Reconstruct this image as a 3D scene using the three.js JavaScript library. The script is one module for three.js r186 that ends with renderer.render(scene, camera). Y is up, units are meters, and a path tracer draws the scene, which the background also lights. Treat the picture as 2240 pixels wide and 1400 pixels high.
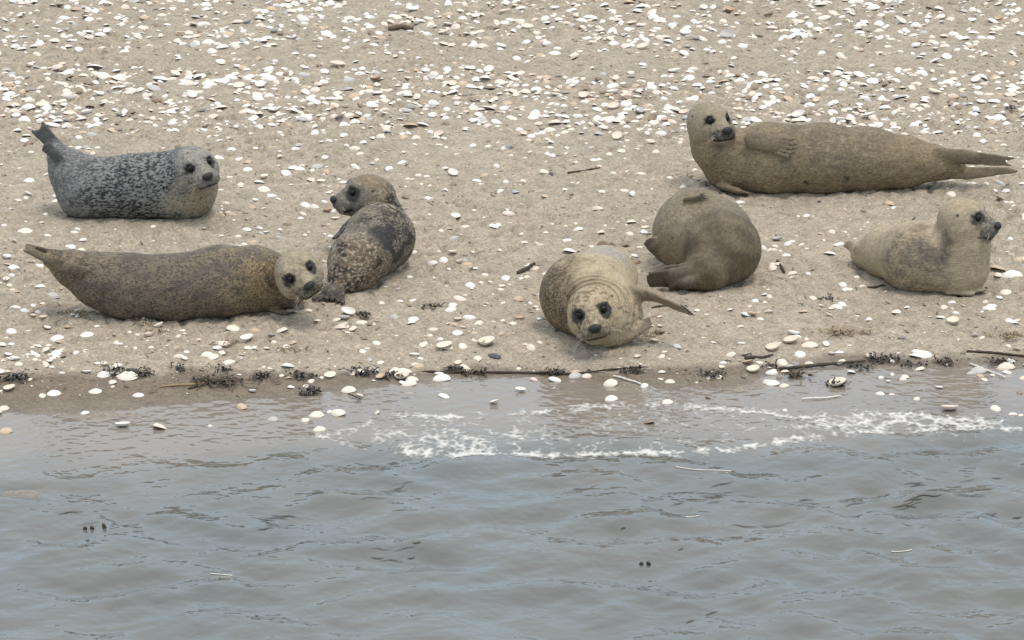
import * as THREE from 'three';
import { ImprovedNoise } from 'three/addons/math/ImprovedNoise.js';
import { mergeGeometries } from 'three/addons/utils/BufferGeometryUtils.js';

// ------------------------------------------------------------------ camera, sky, sun, exposure
const scene = new THREE.Scene();
const CAM_H = 4.66, PITCH = 15 * Math.PI / 180, FPX = 8579, W = 2240, H = 1400;
const camera = new THREE.PerspectiveCamera(2 * Math.atan(H / 2 / FPX) * 180 / Math.PI, W / H, 0.5, 3000);
camera.position.set(0, CAM_H, 0);
camera.rotation.x = -PITCH;
scene.add(camera);
const renderer = new THREE.WebGLRenderer({ antialias: true });
renderer.toneMapping = THREE.LinearToneMapping;
renderer.toneMappingExposure = 1.12;
renderer.shadowMap.enabled = true;

const NOISE = new ImprovedNoise();
const n3 = (x, y, z) => NOISE.noise(x, y, z);
function rng(seed) { let a = seed >>> 0; return () => { a = a + 0x6D2B79F5 | 0; let t = Math.imul(a ^ a >>> 15, 1 | a); t = t + Math.imul(t ^ t >>> 7, 61 | t) ^ t; return ((t ^ t >>> 14) >>> 0) / 4294967296; }; }
const clamp = (x, a, b) => x < a ? a : x > b ? b : x;
const mix = (a, b, t) => a + (b - a) * t;
const sst = (a, b, x) => { const t = clamp((x - a) / (b - a), 0, 1); return t * t * (3 - 2 * t); };
const fbm = (x, y, z, o = 3) => { let s = 0, a = 1, f = 1, t = 0; for (let i = 0; i < o; i++) { s += a * n3(x * f, y * f, z * f); t += a; a *= 0.5; f *= 2.03; } return s / t; };
const V = (x, y, z) => new THREE.Vector3(x, y, z);

{ // an even overcast sky, brighter overhead
  const w = 256, h = 128, data = new Float32Array(w * h * 4);
  for (let j = 0; j < h; j++) for (let i = 0; i < w; i++) {
    const el = ((j + 0.5) / h - 0.5) * Math.PI, az = (i + 0.5) / w * 2 * Math.PI, s = Math.max(0, Math.sin(el));
    const c = Math.cos(el), cl = fbm(Math.cos(az) * c * 2.2 + 7, s * 4, Math.sin(az) * c * 2.2 + 3, 4);
    const L = (0.70 + 0.54 * s) * (1 + 0.16 * cl), k = (j * w + i) * 4, b = 0.5 * (1 - s) ** 1.6;
    data[k] = L * (1 - 0.27 * b * 2); data[k + 1] = L * (1 - 0.03 * b * 2); data[k + 2] = L * (1 + 0.19 * b * 2); data[k + 3] = 1;
  }
  const t = new THREE.DataTexture(data, w, h, THREE.RGBAFormat, THREE.FloatType);
  t.mapping = THREE.EquirectangularReflectionMapping; t.magFilter = THREE.LinearFilter; t.minFilter = THREE.LinearFilter; t.needsUpdate = true;
  scene.background = t; scene.environment = t;
}
const sun = new THREE.DirectionalLight(0xfff0dc, 1.5);
sun.position.set(3, 14, -15.5); sun.target.position.set(0, 0, -18.5);
sun.castShadow = true; sun.shadow.radius = 32; sun.shadow.mapSize.set(2048, 2048);
Object.assign(sun.shadow.camera, { left: -6, right: 6, top: 6, bottom: -6, near: 1, far: 40 });
scene.add(sun, sun.target);

// ------------------------------------------------------------------ pixels to places
const cp = Math.cos(PITCH), sp = Math.sin(PITCH);
function ray(u, v) { const x = (u - W / 2) / FPX, y = -(v - H / 2) / FPX; return V(x, y * cp - sp, -cp - y * sp); }   // direction of a pixel
function atY(u, v, y) { const d = ray(u, v), t = (y - CAM_H) / d.y; return V(d.x * t, y, d.z * t); }
function atZ(u, v, z) { const d = ray(u, v), t = z / d.z; return V(d.x * t, CAM_H + d.y * t, z); }
function toPix(p) { const y = p.y - CAM_H, z = p.z, yc = y * cp - z * sp, zc = y * sp + z * cp; return [W / 2 + p.x / -zc * FPX, H / 2 - yc / -zc * FPX]; }
const mpp = z => Math.hypot(z, CAM_H - 0.1) / FPX;

// the line where the water meets the sand
const LINE = [[-900, 912], [0, 908], [300, 893], [520, 880], [740, 858], [900, 836], [1050, 826], [1200, 828], [1330, 838], [1480, 852], [1600, 846], [1700, 818], [1800, 803], [2000, 800], [2240, 803], [3200, 812]].map(([u, v]) => atY(u, v, 0));
function zwSlow(x) {
  if (x <= LINE[0].x) return LINE[0].z;
  for (let i = 1; i < LINE.length; i++) if (x < LINE[i].x) { const a = LINE[i - 1], b = LINE[i], t = (x - a.x) / (b.x - a.x), s = t * t * (3 - 2 * t); return mix(a.z, b.z, mix(t, s, 0.6)); }
  return LINE[LINE.length - 1].z;
}
const ZW = new Float64Array(2001); for (let i = 0; i <= 2000; i++) ZW[i] = zwSlow(-10 + i * 0.01);
function zw(x) { const f = clamp((x + 10) * 100, 0, 1999.99), i = f | 0; return ZW[i] + (ZW[i + 1] - ZW[i]) * (f - i); }
function ground(x, z) {   // height of the beach
  const d = zw(x) - z;
  let h;
  if (d < 0) { const e = -d; h = -0.010 * e - 0.045 * Math.max(0, e - 0.9) * sst(0.9, 2.2, e); h = Math.max(h, -0.9); }
  else h = 0.024 * d + 0.022 * sst(0.12, 0.5, d) + 0.018 * Math.max(0, d - 0.4) - 0.00002 * d * d;
  if (d > 14) h = 0.5 + 0.2 * (1 - Math.exp(-(d - 14) / 20));
  const calm = sst(0.1, 0.9, d);
  h += calm * 0.014 * n3(x * 0.9 + 4, 0.3, z * 0.7) + (0.15 + 0.85 * calm) * 0.006 * n3(x * 2.7, 5.2, z * 2.2);
  return h;
}
function onGround(u, v, lift = 0) {   // the place on the beach that a pixel shows
  let p = atY(u, v, lift);
  for (let i = 0; i < 6; i++) p = atY(u, v, ground(p.x, p.z) + lift);
  return p;
}

// ------------------------------------------------------------------ helpers for things
const taken = {};
function numbered(name) { const n = taken[name] = (taken[name] ?? -1) + 1; return n ? `${name}_${String(n).padStart(3, '0')}` : name; }
function shadows(o) { o.castShadow = o.receiveShadow = true; return o; }
function tag(o, label, category, group) { o.userData.label = label; o.userData.category = category; if (group) o.userData.group = group; return o; }
function mesh(name, geometry, material, parent) { const m = shadows(new THREE.Mesh(geometry, material)); m.name = name; parent.add(m); return m; }
function rgb(r, g, b) { return new THREE.Color().setRGB(r, g, b); }
function dataTex(size, fn, srgb, repeat = true) {
  const d = new Uint8Array(size * size * 4);
  for (let j = 0; j < size; j++) for (let i = 0; i < size; i++) { const c = fn(i / size, j / size), k = (j * size + i) * 4; d[k] = clamp(c[0], 0, 1) * 255; d[k + 1] = clamp(c[1], 0, 1) * 255; d[k + 2] = clamp(c[2], 0, 1) * 255; d[k + 3] = 255; }
  const t = new THREE.DataTexture(d, size, size); t.magFilter = THREE.LinearFilter; t.minFilter = THREE.LinearMipmapLinearFilter; t.generateMipmaps = true;
  if (repeat) t.wrapS = t.wrapT = THREE.RepeatWrapping;
  if (srgb) t.colorSpace = THREE.SRGBColorSpace;
  t.needsUpdate = true; return t;
}
function spaced(a, b, step, outA, outB, grow = 1.3) {   // even steps from a to b, then ever longer ones out to outA and outB
  const r = []; for (let x = a; x <= b + 1e-9; x += step) r.push(x);
  let s = step; while (r[r.length - 1] < outB) { s *= grow; r.push(r[r.length - 1] + s); }
  s = step; while (r[0] > outA) { s *= grow; r.unshift(r[0] - s); }
  return r;
}
function sheet(xs, zs, height, color) {
  const nx = xs.length, nz = zs.length, pos = new Float32Array(nx * nz * 3), uv = new Float32Array(nx * nz * 2), col = color ? new Float32Array(nx * nz * 3) : null, idx = new Uint32Array((nx - 1) * (nz - 1) * 6);
  for (let j = 0, k = 0; j < nz; j++) for (let i = 0; i < nx; i++, k++) {
    const x = xs[i], z = zs[j];
    pos[k * 3] = x; pos[k * 3 + 1] = height(x, z); pos[k * 3 + 2] = z; uv[k * 2] = x; uv[k * 2 + 1] = z;
    if (col) { const c = color(x, z); col[k * 3] = c[0]; col[k * 3 + 1] = c[1]; col[k * 3 + 2] = c[2]; }
  }
  let q = 0;
  for (let j = 0; j < nz - 1; j++) for (let i = 0; i < nx - 1; i++) { const a = j * nx + i, b = a + 1, c = a + nx, d = c + 1; idx[q++] = a; idx[q++] = c; idx[q++] = b; idx[q++] = b; idx[q++] = c; idx[q++] = d; }
  const g = new THREE.BufferGeometry();
  g.setAttribute('position', new THREE.BufferAttribute(pos, 3)); g.setAttribute('uv', new THREE.BufferAttribute(uv, 2));
  if (col) g.setAttribute('color', new THREE.BufferAttribute(col, 3));
  g.setIndex(new THREE.BufferAttribute(idx, 1)); g.computeVertexNormals();
  return g;
}

// ------------------------------------------------------------------ the beach
// sand that the last waves have soaked: an outline of its own a hand to two hands above the water
const SOAK = [[-900, 822], [0, 820], [400, 818], [700, 814], [1000, 803], [1300, 806], [1500, 800], [1700, 795], [1900, 782], [2240, 778], [3200, 776]].map(([u, v]) => onGround(u, v));
function soakZ(x) { for (let i = 1; i < SOAK.length; i++) if (x < SOAK[i].x) return mix(SOAK[i - 1].z, SOAK[i].z, clamp((x - SOAK[i - 1].x) / (SOAK[i].x - SOAK[i - 1].x), 0, 1)); return SOAK[SOAK.length - 1].z; }
function wet(x, z) {
  const d = soakZ(x) - z, edge = 0.10 * n3(x * 0.9 + 2, 1.1, 0.5) + 0.10 * n3(x * 3.1, 2.2, z * 2.5) + 0.05 * n3(x * 9, 3.3, z * 7);
  return 1 - sst(edge - 0.07, edge + 0.07, d);
}
const sandRelief = (x, z) => {   // scuffs, pits and little ridges of the dry sand
  const d = zw(x) - z, dry = 1 - wet(x, z);
  if (d < -0.5) return 0;
  const rough = 0.5 + 0.6 * sst(-0.2, 0.35, n3(x * 0.8 + 9, 0.7, z * 0.55));
  let h = 0.0075 * n3(x * 8, 1.7, z * 6) + 0.0065 * n3(x * 19, 8.1, z * 15) + 0.0050 * n3(x * 36, 3.6, z * 27);
  const pit = n3(x * 23 + 3, 4.4, z * 17); h -= 0.015 * sst(0.24, 0.5, pit);
  const rid = 1 - Math.abs(n3(x * 13, 6.4, z * 9)) * 2; h += 0.006 * Math.max(0, rid) ** 3;
  return 1.45 * h * rough * dry + 0.0008 * n3(x * 14, 2.2, z * 9);
};
const sandMap = dataTex(1024, (u, v) => {   // grains
  const a = n3(u * 256, v * 256, 0.5), b = n3(u * 97, v * 97, 3.5), c = n3(u * 23, v * 23, 7.5);
  const s = 0.84 + 0.16 * a + 0.12 * b + 0.07 * c; return [s, s * 0.99, s * 0.98];
}, true);
const sandBump = dataTex(1024, (u, v) => { const s = 0.5 + 0.3 * n3(u * 200, v * 200, 1.5) + 0.25 * n3(u * 61, v * 61, 2.5) + 0.2 * n3(u * 19, v * 19, 4.5); return [s, s, s]; }, false);
for (const t of [sandMap, sandBump]) t.repeat.set(0.71, 0.71);
const roughMap = dataTex(1024, (u, v) => { const x = u * 10 - 5, z = -11 - v * 10, w = wet(x, z); const r = mix(0.95, mix(0.45, 0.85, sst(0.02, 0.22, zw(x) - z + 0.05 * n3(x * 4, 1, z * 4))), w); return [r, r, r]; }, false, false);
roughMap.wrapS = roughMap.wrapT = THREE.ClampToEdgeWrapping;
roughMap.matrixAutoUpdate = false; roughMap.matrix.set(0.1, 0, 0.5, 0, -0.1, -1.1, 0, 0, 1);
const sandMaterial = new THREE.MeshStandardMaterial({ map: sandMap, bumpMap: sandBump, bumpScale: 0.007, vertexColors: true, roughness: 1, roughnessMap: roughMap });
const beachXs = spaced(-3.2, 3.2, 0.0118, -500, 500), beachZs = [...spaced(-26.3, -15.6, 0.0160, -900, -15.7).filter(z => z < -15.6), ...spaced(-15.6, -12, 0.06, -15.6, 400)];
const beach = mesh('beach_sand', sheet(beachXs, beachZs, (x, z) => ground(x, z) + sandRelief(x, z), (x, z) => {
  const w = wet(x, z), t = 0.5 + 0.5 * fbm(x * 0.9, 3.1, z * 0.7, 3), f = fbm(x * 11, 1.1, z * 8, 2);
  const r = mix(0.445, 0.510, t) * (1 + 0.14 * f), g = mix(0.395, 0.460, t) * (1 + 0.14 * f), b = mix(0.318, 0.383, t) * (1 + 0.14 * f);
  const mud = sst(0.7, 1.7, z - zw(x) + 0.25 * n3(x * 1.5, 2, z * 1.5));
  const under = sst(-0.02, 0.06, z - zw(x));  // submerged sand painted paler for the sky sheen of the thin film
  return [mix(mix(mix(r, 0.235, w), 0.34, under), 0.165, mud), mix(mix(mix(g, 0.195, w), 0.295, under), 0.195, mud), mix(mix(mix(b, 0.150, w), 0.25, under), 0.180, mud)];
}), sandMaterial, scene);
beach.userData.kind = 'structure';

// ------------------------------------------------------------------ the water
const wr = rng(77), WAVES = [];
for (let i = 0; i < 26; i++) { const L = 0.15 * Math.pow(4.6, wr()), a = (wr() - 0.5) * 2.6, k = 2 * Math.PI / L; WAVES.push([k * Math.sin(a), k * Math.cos(a), wr() * 6.28, 0.0028 * Math.pow(L / 0.4, 1.1)]); }
function waterY(x, z) {
  const d = z - zw(x);
  if (d < -1.2) return 0;
  const A = 0.06 + 0.94 * sst(0.35, 1.6, d), gust = 0.45 + 0.55 * sst(-0.25, 0.35, n3(x * 0.5 + 3, 0.2, z * 0.33));
  const qx = x + 0.10 * n3(x * 1.6, 0.4, z * 1.6), qz = z + 0.10 * n3(x * 1.7 + 8, 2.4, z * 1.7);
  let y = 0; for (const [kx, kz, ph, a] of WAVES) y += a * Math.sin(kx * qx + kz * qz + ph);
  y = y * A * (0.65 + 0.35 * gust) + 0.010 * A * n3(x * 2.2, 7.7, z * 2.8);
  const ripple = sst(0.05, 0.4, n3(x * 0.6 + 11, 3.2, z * 0.9 + 5));
  y += (0.3 + ripple) * (0.00060 * Math.sin(68 * qz + 18 * qx + 4 * n3(x * 3, 1, z * 3)) + 0.0016 * n3(x * 13, 1.3, z * 19)) * (0.25 + 0.75 * A);
  return y;
}
const capR = rng(5), CAPS = []; for (let i = 0; i < 90; i++) { const f = 14 * Math.pow(5.5, capR()), a = (capR() - 0.5) * 2.3; CAPS.push([Math.round(f * Math.sin(a)), Math.round(f * Math.cos(a)), capR() * 6.283, Math.pow(14 / f, 1.15)]); }
const rippleBump = dataTex(1024, (u, v) => { let h = 0; for (const [a, b, p, w] of CAPS) h += w * Math.sin(6.28318 * (a * u + b * v) + p); const s = 0.5 + 0.055 * h; return [s, s, s]; }, false);   // ripples of two to twelve centimetres
rippleBump.repeat.set(0.59, 0.59);
const waterMaterial = new THREE.MeshPhysicalMaterial({ bumpMap: rippleBump, bumpScale: 0.0030, vertexColors: true, color: 0xffffff, roughness: 0.06, ior: 1.42, transmission: 0.4, thickness: 0, specularIntensity: 1 });
// shore sediment plus painted sky sheen; clearer water farther out with painted wave faces
function siltAndSheen(x, z) { const s = sst(1.35, 0.35, z - zw(x) + 0.45 * n3(x * 1.1, 4, z * 1.3) + 0.2 * n3(x * 4, 4, z * 3.5)), t = 0.5 + 0.5 * n3(x * 1.4, 8, z * 1.8); return [mix(0.165 + 0.055 * t, 0.36, s), mix(0.188 + 0.034 * t, 0.318, s), mix(0.196 + 0.006 * t, 0.28, s)]; }
const waterXs = spaced(-2.9, 2.9, 0.0145, -500, 500), waterZs = spaced(-17.7, -12.6, 0.0165, -18.6, 400);
const water = mesh('sea_water', sheet(waterXs, waterZs, waterY, siltAndSheen), waterMaterial, scene);
water.userData.kind = 'structure';

// ------------------------------------------------------------------ seals
function surfaceNet(fieldFor, lo, hi, cell) {   // the zero surface of a field as one mesh
  const nx = Math.ceil((hi.x - lo.x) / cell) + 2, ny = Math.ceil((hi.y - lo.y) / cell) + 2, nz = Math.ceil((hi.z - lo.z) / cell) + 2;
  const D = new Float32Array(nx * ny * nz).fill(1), B = 7, half = B * cell * 0.5, reach = half * 1.7321 * 1.25 + 0.008, busy = [];
  const at = (i, j, k) => (k * ny + j) * nx + i, whole = fieldFor(null);
  for (let k0 = 0; k0 < nz; k0 += B) for (let j0 = 0; j0 < ny; j0 += B) for (let i0 = 0; i0 < nx; i0 += B) {
    const mx = lo.x + i0 * cell + half, my = lo.y + j0 * cell + half, mz = lo.z + k0 * cell + half, c = whole(mx, my, mz), far = Math.abs(c) > reach;
    if (far && c > 0) continue;
    const f = far ? null : fieldFor([mx, my, mz, reach]);
    if (!far) busy.push([i0, j0, k0]);
    for (let k = k0; k < Math.min(k0 + B, nz); k++) for (let j = j0; j < Math.min(j0 + B, ny); j++) for (let i = i0; i < Math.min(i0 + B, nx); i++) D[at(i, j, k)] = far ? -1 : f(lo.x + i * cell, lo.y + j * cell, lo.z + k * cell);
  }
  const vid = new Int32Array(nx * ny * nz).fill(-1), pos = [], idx = [], c = new Float64Array(8);
  const each = fn => { for (const [i0, j0, k0] of busy) for (let k = k0; k < Math.min(k0 + B, nz - 1); k++) for (let j = j0; j < Math.min(j0 + B, ny - 1); j++) for (let i = i0; i < Math.min(i0 + B, nx - 1); i++) fn(i, j, k); };
  each((i, j, k) => {
    let inside = 0, n = 0, sx = 0, sy = 0, sz = 0;
    for (let q = 0; q < 8; q++) { c[q] = D[at(i + (q & 1), j + (q >> 1 & 1), k + (q >> 2))]; if (c[q] < 0) inside++; }
    if (!inside || inside === 8) return;
    for (let q = 0; q < 8; q++) for (let b = 1; b < 8; b <<= 1) if (!(q & b)) { const a0 = c[q], a1 = c[q | b]; if (a0 < 0 !== a1 < 0) { const t = a0 / (a0 - a1); sx += (q & 1) + (b === 1 ? t : 0); sy += (q >> 1 & 1) + (b === 2 ? t : 0); sz += (q >> 2) + (b === 4 ? t : 0); n++; } }
    vid[at(i, j, k)] = pos.length / 3; pos.push(lo.x + (i + sx / n) * cell, lo.y + (j + sy / n) * cell, lo.z + (k + sz / n) * cell);
  });
  const quad = (a, b, c, d, flip) => { if (a < 0 || b < 0 || c < 0 || d < 0) return; if (flip) idx.push(a, c, b, a, d, c); else idx.push(a, b, c, a, c, d); };
  each((i, j, k) => {
    if (!i || !j || !k) return;
    const s = D[at(i, j, k)] < 0;
    if (s !== D[at(i + 1, j, k)] < 0) quad(vid[at(i, j - 1, k - 1)], vid[at(i, j, k - 1)], vid[at(i, j, k)], vid[at(i, j - 1, k)], !s);
    if (s !== D[at(i, j + 1, k)] < 0) quad(vid[at(i - 1, j, k - 1)], vid[at(i - 1, j, k)], vid[at(i, j, k)], vid[at(i, j, k - 1)], !s);
    if (s !== D[at(i, j, k + 1)] < 0) quad(vid[at(i - 1, j - 1, k)], vid[at(i, j - 1, k)], vid[at(i, j, k)], vid[at(i - 1, j, k)], !s);
  });
  return { pos, idx };
}
const smin = (a, b, k) => { const h = Math.max(k - Math.abs(a - b), 0) / k; return Math.min(a, b) - h * h * k * 0.25; };
const smax = (a, b, k) => -smin(-a, -b, k);
function bone(a, b, ra, rb, flat) {   // a tapered limb; flat = [direction, factor] presses it thin along that direction
  const dx = b.x - a.x, dy = b.y - a.y, dz = b.z - a.z, L = dx * dx + dy * dy + dz * dz + 1e-12, nr = flat && flat[0].clone().normalize(), f = flat && flat[1];
  return (x, y, z) => {
    const px = x - a.x, py = y - a.y, pz = z - a.z, t = clamp((px * dx + py * dy + pz * dz) / L, 0, 1), qx = px - dx * t, qy = py - dy * t, qz = pz - dz * t, r = ra + (rb - ra) * t;
    if (!flat) return Math.sqrt(qx * qx + qy * qy + qz * qz) - r;
    const n = qx * nr.x + qy * nr.y + qz * nr.z, w2 = Math.max(0, qx * qx + qy * qy + qz * qz - n * n), m = n * f, len = Math.sqrt(w2 + m * m) + 1e-9;
    return (len - r) / (Math.sqrt(w2 + m * m * f * f) / len + 1e-6);
  };
}
const ball = (c, r) => (x, y, z) => Math.sqrt((x - c[0]) ** 2 + (y - c[1]) ** 2 + (z - c[2]) ** 2) - r;
const ovoid = (c, r) => (x, y, z) => { const a = (x - c[0]) / r[0], b = (y - c[1]) / r[1], d = (z - c[2]) / r[2], k0 = Math.sqrt(a * a + b * b + d * d), k1 = Math.sqrt((a / r[0]) ** 2 + (b / r[1]) ** 2 + (d / r[2]) ** 2); return k1 < 1e-9 ? -Math.min(...r) : k0 * (k0 - 1) / k1; };

// a seal's head about the middle of its skull: x towards the nose, y up, z to its right
const EYE = [0.088, 0.028, 0.050], NOSE = [0.176, -0.012, 0];
const headParts = [
  [ovoid([0, 0, 0], [0.116, 0.098, 0.104]), 0.03],
  [bone(V(0.05, -0.018, 0), V(0.125, -0.034, 0), 0.074, 0.050), 0.03],
  [bone(V(0.05, 0.030, 0), V(0.158, -0.010, 0), 0.046, 0.021), 0.022],
  [ball([0.136, -0.040, 0.029], 0.041), 0.012], [ball([0.136, -0.040, -0.029], 0.041), 0.012],
  [bone(V(0.06, -0.065, 0), V(0.130, -0.066, 0), 0.05, 0.026), 0.015],
  [ball([0.02, -0.04, 0.045], 0.066), 0.03], [ball([0.02, -0.04, -0.045], 0.066), 0.03],
  [ball([0.070, 0.052, 0.044], 0.026), 0.02], [ball([0.070, 0.052, -0.044], 0.026), 0.02],
];
function headField(x, y, z) {
  if (x * x + y * y + z * z > 0.12) return Math.sqrt(x * x + y * y + z * z) - 0.2;
  let d = headParts[0][0](x, y, z);
  for (let i = 1; i < headParts.length; i++) d = smin(d, headParts[i][0](x, y, z), headParts[i][1]);
  const az = Math.abs(z);
  d = smax(d, -(Math.hypot(x - 0.102, y - 0.028, az - 0.060) - 0.018), 0.014);   // sockets
  d = smax(d, -(Math.hypot(x - 0.178, (y + 0.040) * 0.8, z * 1.0) - 0.009), 0.016);   // the furrow below the nose
  const m = Math.hypot(Math.max(0, Math.abs(x - 0.135) - 0.045), y + 0.066 + 0.10 * Math.max(0, 0.14 - x) * -0.6);   // mouth
  if (x > 0.08) d = smax(d, -(m - 0.0035), 0.008);
  d = smax(d, -(Math.hypot(x - 0.0, y - 0.036, az - 0.104) - 0.006), 0.006);   // ears are holes
  return d;
}
const eyeMaterial = new THREE.MeshPhysicalMaterial({ color: rgb(0.008, 0.007, 0.007), roughness: 0.16, specularIntensity: 0.55 });
const noseMaterial = new THREE.MeshStandardMaterial({ color: rgb(0.014, 0.013, 0.014), roughness: 0.6 });
const nostrilMaterial = new THREE.MeshStandardMaterial({ color: rgb(0.006, 0.006, 0.006), roughness: 0.8 });
const whiskerMaterial = new THREE.MeshStandardMaterial({ color: rgb(0.55, 0.50, 0.42), roughness: 0.5 });
const clawMaterial = new THREE.MeshStandardMaterial({ color: rgb(0.03, 0.026, 0.023), roughness: 0.4 });
const hairR = rng(91), HAIR = []; for (let i = 0; i < 70; i++) { const f = 50 * Math.pow(4, hairR()); HAIR.push([Math.round(f * (0.12 + 0.25 * hairR())) * (hairR() < 0.5 ? -1 : 1), Math.round(f), hairR() * 6.283, Math.pow(40 / f, 0.5)]); }
const hairAt = (u, v) => { let h = 0; for (const [a, b, p, w] of HAIR) h += w * Math.sin(6.28318 * (a * u + b * v) + p + 1.2 * Math.sin(6.28318 * (7 * u + 3 * v))); return h * 0.075; };
const hairMap = dataTex(512, (u, v) => { const s = 0.97 + 0.26 * hairAt(u, v); return [s, s, s * 0.99]; }, true), hairBump = dataTex(512, (u, v) => { const s = 0.5 + 0.4 * hairAt(u, v); return [s, s, s]; }, false);
const furMaterial = new THREE.MeshPhysicalMaterial({ map: hairMap, bumpMap: hairBump, bumpScale: 0.0024, vertexColors: true, roughness: 0.55, specularIntensity: 0.5 });

const footprints = [];
function seal({ name = 'harbour_seal', label, joints, links, ref = 0, k = 0.07, head, flippers = [], color, cell = 0.0055, blobs = [], sink = 0.012, lengthwise = false }) {
  const spots = [], J = [];
  joints.forEach(([u, v, r, zr], i) => {
    if (zr !== 'g') return;
    let R = r * 0.0022, p; for (let n = 0; n < 3; n++) { p = onGround(u, v, R * 0.87); R = r * mpp(p.z); } J[i] = { p, r: R };
  });
  const z0 = J[ref].p.z, scale = mpp(z0);
  const place = ([u, v, zr, dz], lift = 0.01) => zr === 'g' ? onGround(u, v, lift) : typeof zr === 'string' ? atZ(u, v, J[+zr.slice(1)].p.z + dz) : atZ(u, v, z0 + zr);   // 'j3', dz: that far before joint 3
  joints.forEach(([u, v, r, zr], i) => { if (zr !== 'g') { const p = atZ(u, v, z0 + zr); J[i] = { p, r: r * mpp(p.z) }; } });
  const bones = (links || J.slice(1).map((_, i) => [i, i + 1, k])).map(([a, b, kk = k]) => [bone(J[a].p, J[b].p, J[a].r, J[b].r), kk, a, b]);
  for (const [a, b, ra, rb, kk, flat] of blobs) bones.push([bone(place(a), place(b), ra * scale, rb * scale, flat), kk]);
  // head axes
  let hx, hy, hz, hc, hs, toHead = null;
  if (head) {
    hc = place(head.c); hs = head.s || 1; hx = V(...head.f).normalize();
    hz = V().crossVectors(hx, V(0, 1, 0)).normalize(); hy = V().crossVectors(hz, hx).normalize();
    const q = new THREE.Quaternion().setFromAxisAngle(hx, head.roll || 0); hy.applyQuaternion(q); hz.applyQuaternion(q);
    toHead = (x, y, z) => { const a = (x - hc.x) / hs, b = (y - hc.y) / hs, c = (z - hc.z) / hs; return [a * hx.x + b * hx.y + c * hx.z, a * hy.x + b * hy.y + c * hy.z, a * hz.x + b * hz.y + c * hz.z]; };
  }
  const fromHead = (a, b, c) => hc.clone().addScaledVector(hx, a * hs).addScaledVector(hy, b * hs).addScaledVector(hz, c * hs);
  // flippers: a palm and five toes that fan out
  const fins = flippers.map(f => {
    const P = f.path.map(q => place(q, f.lift ?? 0.012)), B = P[0], T = P[P.length - 1], M = P.length > 2 ? P[1] : B.clone().lerp(T, 0.45), w = V(...f.across).normalize();
    const dir = T.clone().sub(M).normalize(); w.addScaledVector(dir, -w.dot(dir)).normalize();
    const nr = V().crossVectors(dir, w).normalize(), parts = [], tips = [], wb = f.base * scale, wt = f.tip * scale, th = f.flat || 2.2;
    parts.push([bone(B, M, wb * 0.55, mix(wb, wt, 0.5) * 0.5, [nr, th]), 0.01]);
    const N = f.toes || 5, prof = f.profile || [1, 0.95, 0.9, 0.84, 0.76];
    for (let i = 0; i < N; i++) {
      const s = N > 1 ? i / (N - 1) - 0.5 : 0, a = B.clone().lerp(M, 0.6).addScaledVector(w, s * wb * 0.75), L = prof[Math.min(i, prof.length - 1)];
      const e = M.clone().lerp(T, L).addScaledVector(w, s * wt * 0.9), r1 = Math.max(0.006, wt / N * (f.fat || 0.62));
      parts.push([bone(a, e, Math.max(wb / N * 0.7, r1), r1, [nr, 1.25]), f.web ?? 0.010]); tips.push([e, e.clone().sub(a).normalize(), r1, nr]);
    }
    const mid = B.clone().lerp(T, 0.5), R = Math.max(B.distanceTo(T) * 0.5, mid.distanceTo(M)) + Math.max(wb, wt) * 0.7 + 0.05;
    return { parts, tips, mid, R, ends: [B, M, T, ...tips.map(t => t[0])], k: f.k ?? 0.012, claws: f.claws, B, T };
  });
  const bodyField = (x, y, z) => { let d = 9; for (const b of bones) d = smin(d, b[0](x, y, z), b[1]); return d; };
  const kHead = head?.k ?? 0.03, mid = J[ref].p, gm = ground(mid.x, mid.z), gdx = (ground(mid.x + 0.4, mid.z) - ground(mid.x - 0.4, mid.z)) / 0.8, gdz = (ground(mid.x, mid.z + 0.4) - ground(mid.x, mid.z - 0.4)) / 0.8;
  const lieOn = (x, z) => gm + gdx * (x - mid.x) + gdz * (z - mid.z);
  const folds = head?.folds || 0;
  const fieldFor = box => {
    let bs = bones, fs = fins, hd = toHead;
    if (box) {   // near a small box only what reaches it counts
      const [mx, my, mz, r] = box, m = Math.min(...bones.map(b => b[0](mx, my, mz)));
      bs = bones.filter(b => b[0](mx, my, mz) < Math.max(m, 0) + 2 * r + b[1] + 0.03);
      fs = fins.filter(f => Math.hypot(mx - f.mid.x, my - f.mid.y, mz - f.mid.z) - f.R < r + 0.05);
      if (hd && Math.hypot(mx - hc.x, my - hc.y, mz - hc.z) > 0.30 + r) hd = null;
    }
    return (x, y, z) => {
      let d = 9; for (const b of bs) d = smin(d, b[0](x, y, z), b[1]);
      if (hd) {
        const q = hd(x, y, z), hr = Math.sqrt(q[0] * q[0] + q[1] * q[1] + q[2] * q[2]);
        if (folds && hr < 0.24 && q[0] < 0.06) d += folds * 0.0035 * Math.cos(hr * 6.283 / 0.024) * sst(0.10, 0.125, hr) * sst(0.22, 0.15, hr) * sst(0.06, 0.02, q[0]);
        d = smin(d, headField(q[0], q[1], q[2]) * hs, kHead);
      }
      for (const f of fs) {
        const e = Math.hypot(x - f.mid.x, y - f.mid.y, z - f.mid.z) - f.R;
        if (e > 0.08) { if (e < d) d = e; continue; }
        let g = 9; for (const p of f.parts) g = smin(g, p[0](x, y, z), p[1]);
        d = smin(d, g, f.k);
      }
      if (d < 0.02 && d > -0.02) d += 0.0013 * n3(x * 46, y * 46, z * 46) + 0.0022 * n3(x * 15, y * 15, z * 15);
      return d > 0.1 ? d : smax(d, lieOn(x, z) - sink - y, 0.03);
    };
  };
  const field = fieldFor(null);
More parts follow.
